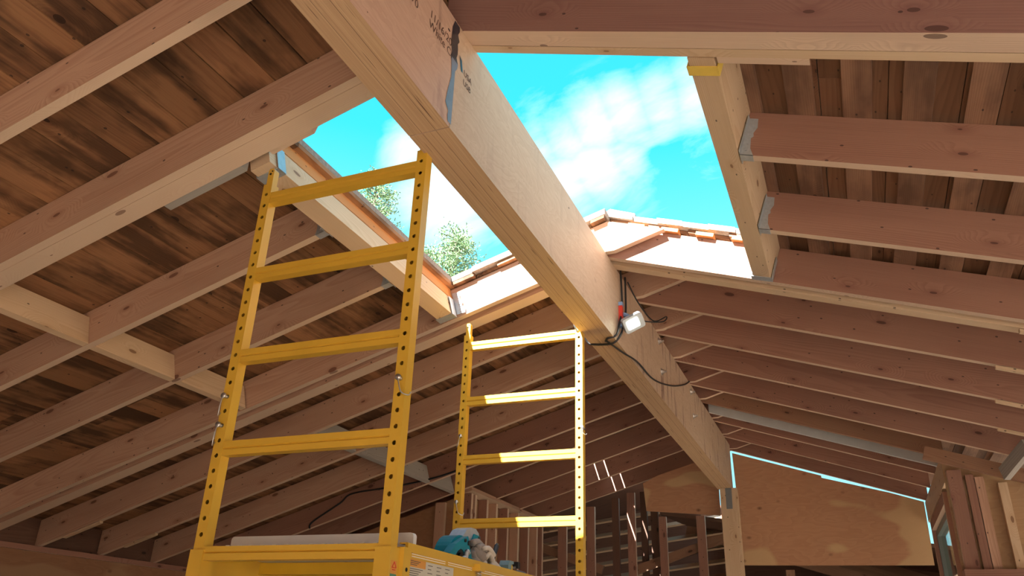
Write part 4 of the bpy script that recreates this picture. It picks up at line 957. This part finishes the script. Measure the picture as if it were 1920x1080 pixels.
# ---------------------------------------------------------------- trees beyond the roof
def pine(x, y, h, crown, label, seed, n=70):
    random.seed(seed)
    t = empty('pine_tree', (x, y, -0.15), label, 'tree', 'pines beyond the roof'); PW[t.name] = Matrix.Translation(t.location)
    bm = bmesh.new(); top = Vector((x, y, h))
    tube(bm, [(x, y, -0.15), (x+0.15, y, h*0.5), (x-0.1, y, h*0.8), top], [0.32, 0.24, 0.13, 0.03], 8)
    tips = []
    for k in range(n):
        u = k/n; z = h - crown[1]*u*1.0; L = crown[0]*(0.25+0.75*math.sin(math.pi*min(1, u*0.75+0.12)))*random.uniform(0.55, 1.0); a = random.uniform(0, 2*math.pi)
        b0 = Vector((x+random.uniform(-.05, .05), y, z)); b1 = b0 + Vector((math.cos(a)*L, math.sin(a)*L, L*random.uniform(-0.05, 0.5)))
        tube(bm, [b0, (b0+b1)/2+Vector((0, 0, 0.08)), b1], [0.035, 0.025, 0.01], 5)
        tips.append(b1); tips.append((b0+b1*2)/3); 
    finish('trunk', bm, M['bark'], None, t)
    bm = bmesh.new()
    for c in tips:
        for q in range(34):
            d = Vector((random.gauss(0, 1), random.gauss(0, 1), random.gauss(0, 0.75))); p = c + d*0.17
            u = Vector((random.gauss(0, 1), random.gauss(0, 1), random.gauss(0.4, 1))).normalized(); w = u.orthogonal().normalized()*0.028
            l = random.uniform(0.10, 0.2)
            vs = [bm.verts.new(p-w), bm.verts.new(p+u*l*0.5+w*1.2), bm.verts.new(p+u*l), bm.verts.new(p-w*0.6+u*l*0.6)]
            bm.faces.new(vs)
    f = finish('needles', bm, M['needle'], None, t); f['kind'] = 'stuff'
TY = 26.0
pine(-0.536*TY, TY, CAMZ+0.612*TY, (1.15, 3.8), 'small airy pine crown seen in the corner of the roof opening', 5)
pine(-0.70*TY, TY, CAMZ+0.75*TY, (1.2, 3.8), 'pine crown seen behind the top rung of the near scaffold frame', 6)
pine(-0.612*TY, TY+1, CAMZ+0.615*TY, (0.9, 2.6), 'pine mostly hidden behind the near right scaffold post', 7, 40)

# ---------------------------------------------------------------- light
sun = bpy.data.lights.new('sun', 'SUN'); sun.energy = 20.0; sun.angle = math.radians(0.53); sun.color = (1.0, 0.95, 0.89)
so = bpy.data.objects.new('sun', sun); COL.objects.link(so); so.location = (-6, -14, 14)
so.rotation_euler = Vector((0.319, 1.13, -1.0)).to_track_quat('-Z', 'Y').to_euler()
w = bpy.data.worlds.new('sky'); SC.world = w; w.use_nodes = True; nt = w.node_tree; nt.nodes.clear(); n = N(nt)
tc = n('ShaderNodeTexCoord'); d = tc.outputs['Generated']
s1 = Vector((0.194, 0.012, 0.075)).normalized(); s2 = Vector((-0.25, 0.78, 0.57)).normalized(); s3 = s1.cross(s2).normalized()
def dotn(v): return n('ShaderNodeVectorMath', operation='DOT_PRODUCT', i_0=d, i_1=tuple(v)).outputs['Value']
sv = n('ShaderNodeCombineXYZ', i_0=n.math('MULTIPLY', dotn(s1), 7.0), i_1=n.math('MULTIPLY', dotn(s2), 9.0), i_2=n.math('MULTIPLY', dotn(s3), 17.0)).outputs[0]
no = n('ShaderNodeTexNoise', i_Vector=sv, i_Scale=1.0, i_Detail=7.0, i_Roughness=0.6, i_Distortion=0.35).outputs[0]
acc = None
CL = [((-0.30, 0.767, 0.567), .055, .75), ((-0.262, 0.77, 0.582), .05, .85), ((-0.228, 0.77, 0.596), .05, 1.0), ((-0.19, 0.773, 0.607), .05, 1.0), ((-0.15, 0.775, 0.615), .05, .9), ((-0.106, 0.779, 0.618), .055, .8),
      ((-0.276, 0.799, 0.534), .06, .95), ((-0.235, 0.80, 0.55), .055, 1.0), ((-0.205, 0.803, 0.56), .04, .8), ((-0.415, 0.749, 0.517), .075, 1.1), ((-0.44, 0.704, 0.558), .045, .8), ((-0.395, 0.77, 0.50), .05, .7),
      ((-0.202, 0.83, 0.521), .08, .45), ((-0.365, 0.79, 0.492), .05, .45), ((-0.29, 0.74, 0.60), .06, .35), ((-0.12, 0.82, 0.56), .09, .35), ((-0.131, 0.751, 0.647), .05, .3)]
for c_, r_, w_ in CL:
    v_ = Vector(c_).normalized()
    ds = n('ShaderNodeVectorMath', operation='DISTANCE', i_0=d, i_1=tuple(v_)).outputs['Value']
    g_ = n.math('MULTIPLY', n.math('EXPONENT', n.math('MULTIPLY', n.math('MULTIPLY', ds, ds), -1.0/(r_*r_))), w_)
    acc = g_ if acc is None else n.math('MAXIMUM', acc, g_)
sep3 = n('ShaderNodeSeparateXYZ', i_0=d)
back = n.math('MINIMUM', n.math('MAXIMUM', n.math('MULTIPLY', n.math('SUBTRACT', 0.35, sep3.outputs[1]), 1.6), 0.0), 1.0)   # white haze added behind the viewpoint for neutral light inside
acc = n.math('MAXIMUM', acc, n.math('MULTIPLY', back, 0.55))
cm = n.math('MINIMUM', n.math('MAXIMUM', n.math('MULTIPLY', n.math('SUBTRACT', n.math('ADD', acc, n.math('MULTIPLY', n.math('SUBTRACT', no, 0.5), 1.3)), 0.30), 1.15), 0.0), 1.0)
cm = n.math('MULTIPLY', cm, n.math('MINIMUM', n.math('MULTIPLY', acc, 3.0), 1.0))
skyc = n.ramp(n.math('MAXIMUM', sep3.outputs[2], 0.0), [(0.0, (0.42, 0.86, 1.0)), (0.42, (0.24, 0.80, 0.98)), (0.58, (0.05, 0.70, 0.95)), (1.0, (0.02, 0.5, 0.92))])
c = n.mix(n.math('MULTIPLY', back, 0.7), skyc, (0.82, 0.88, 1.0))
c = n.mix(cm, c, (1.15, 1.15, 1.15))
bg = n('ShaderNodeBackground', i_Color=c, i_Strength=0.54); ow = n('ShaderNodeOutputWorld', i_0=bg.outputs[0])

# ---------------------------------------------------------------- camera
cam = bpy.data.cameras.new('camera'); co = bpy.data.objects.new('camera', cam); COL.objects.link(co)
cam.sensor_width = 36; cam.lens = 1472.25/1920*36; cam.clip_start = 0.02; cam.clip_end = 500
ya, pi_, ro = -4.06355680e-01, 4.33632473e-01, 3.59088718e-02
Bm = Matrix(((1, 0, 0), (0, 0, -1), (0, 1, 0)))
Rz = Matrix(((math.cos(ya), -math.sin(ya), 0), (math.sin(ya), math.cos(ya), 0), (0, 0, 1)))
P = Matrix(((1, 0, 0), (0, math.cos(pi_), math.sin(pi_)), (0, -math.sin(pi_), math.cos(pi_))))
Ro = Matrix(((math.cos(ro), -math.sin(ro), 0), (math.sin(ro), math.cos(ro), 0), (0, 0, 1)))
R = Ro @ P @ Bm @ Rz
m = Matrix((R[0], -R[1], -R[2])).transposed().to_4x4(); m.translation = (0, 0, CAMZ)
co.matrix_world = m
SC.camera = co
vs = SC.view_settings
vs.view_transform = 'Standard'; vs.look = 'None'; vs.gamma = 1.0; vs.use_curve_mapping = False; vs.exposure = 1.3
SC.cycles.max_bounces = 10; SC.cycles.diffuse_bounces = 6
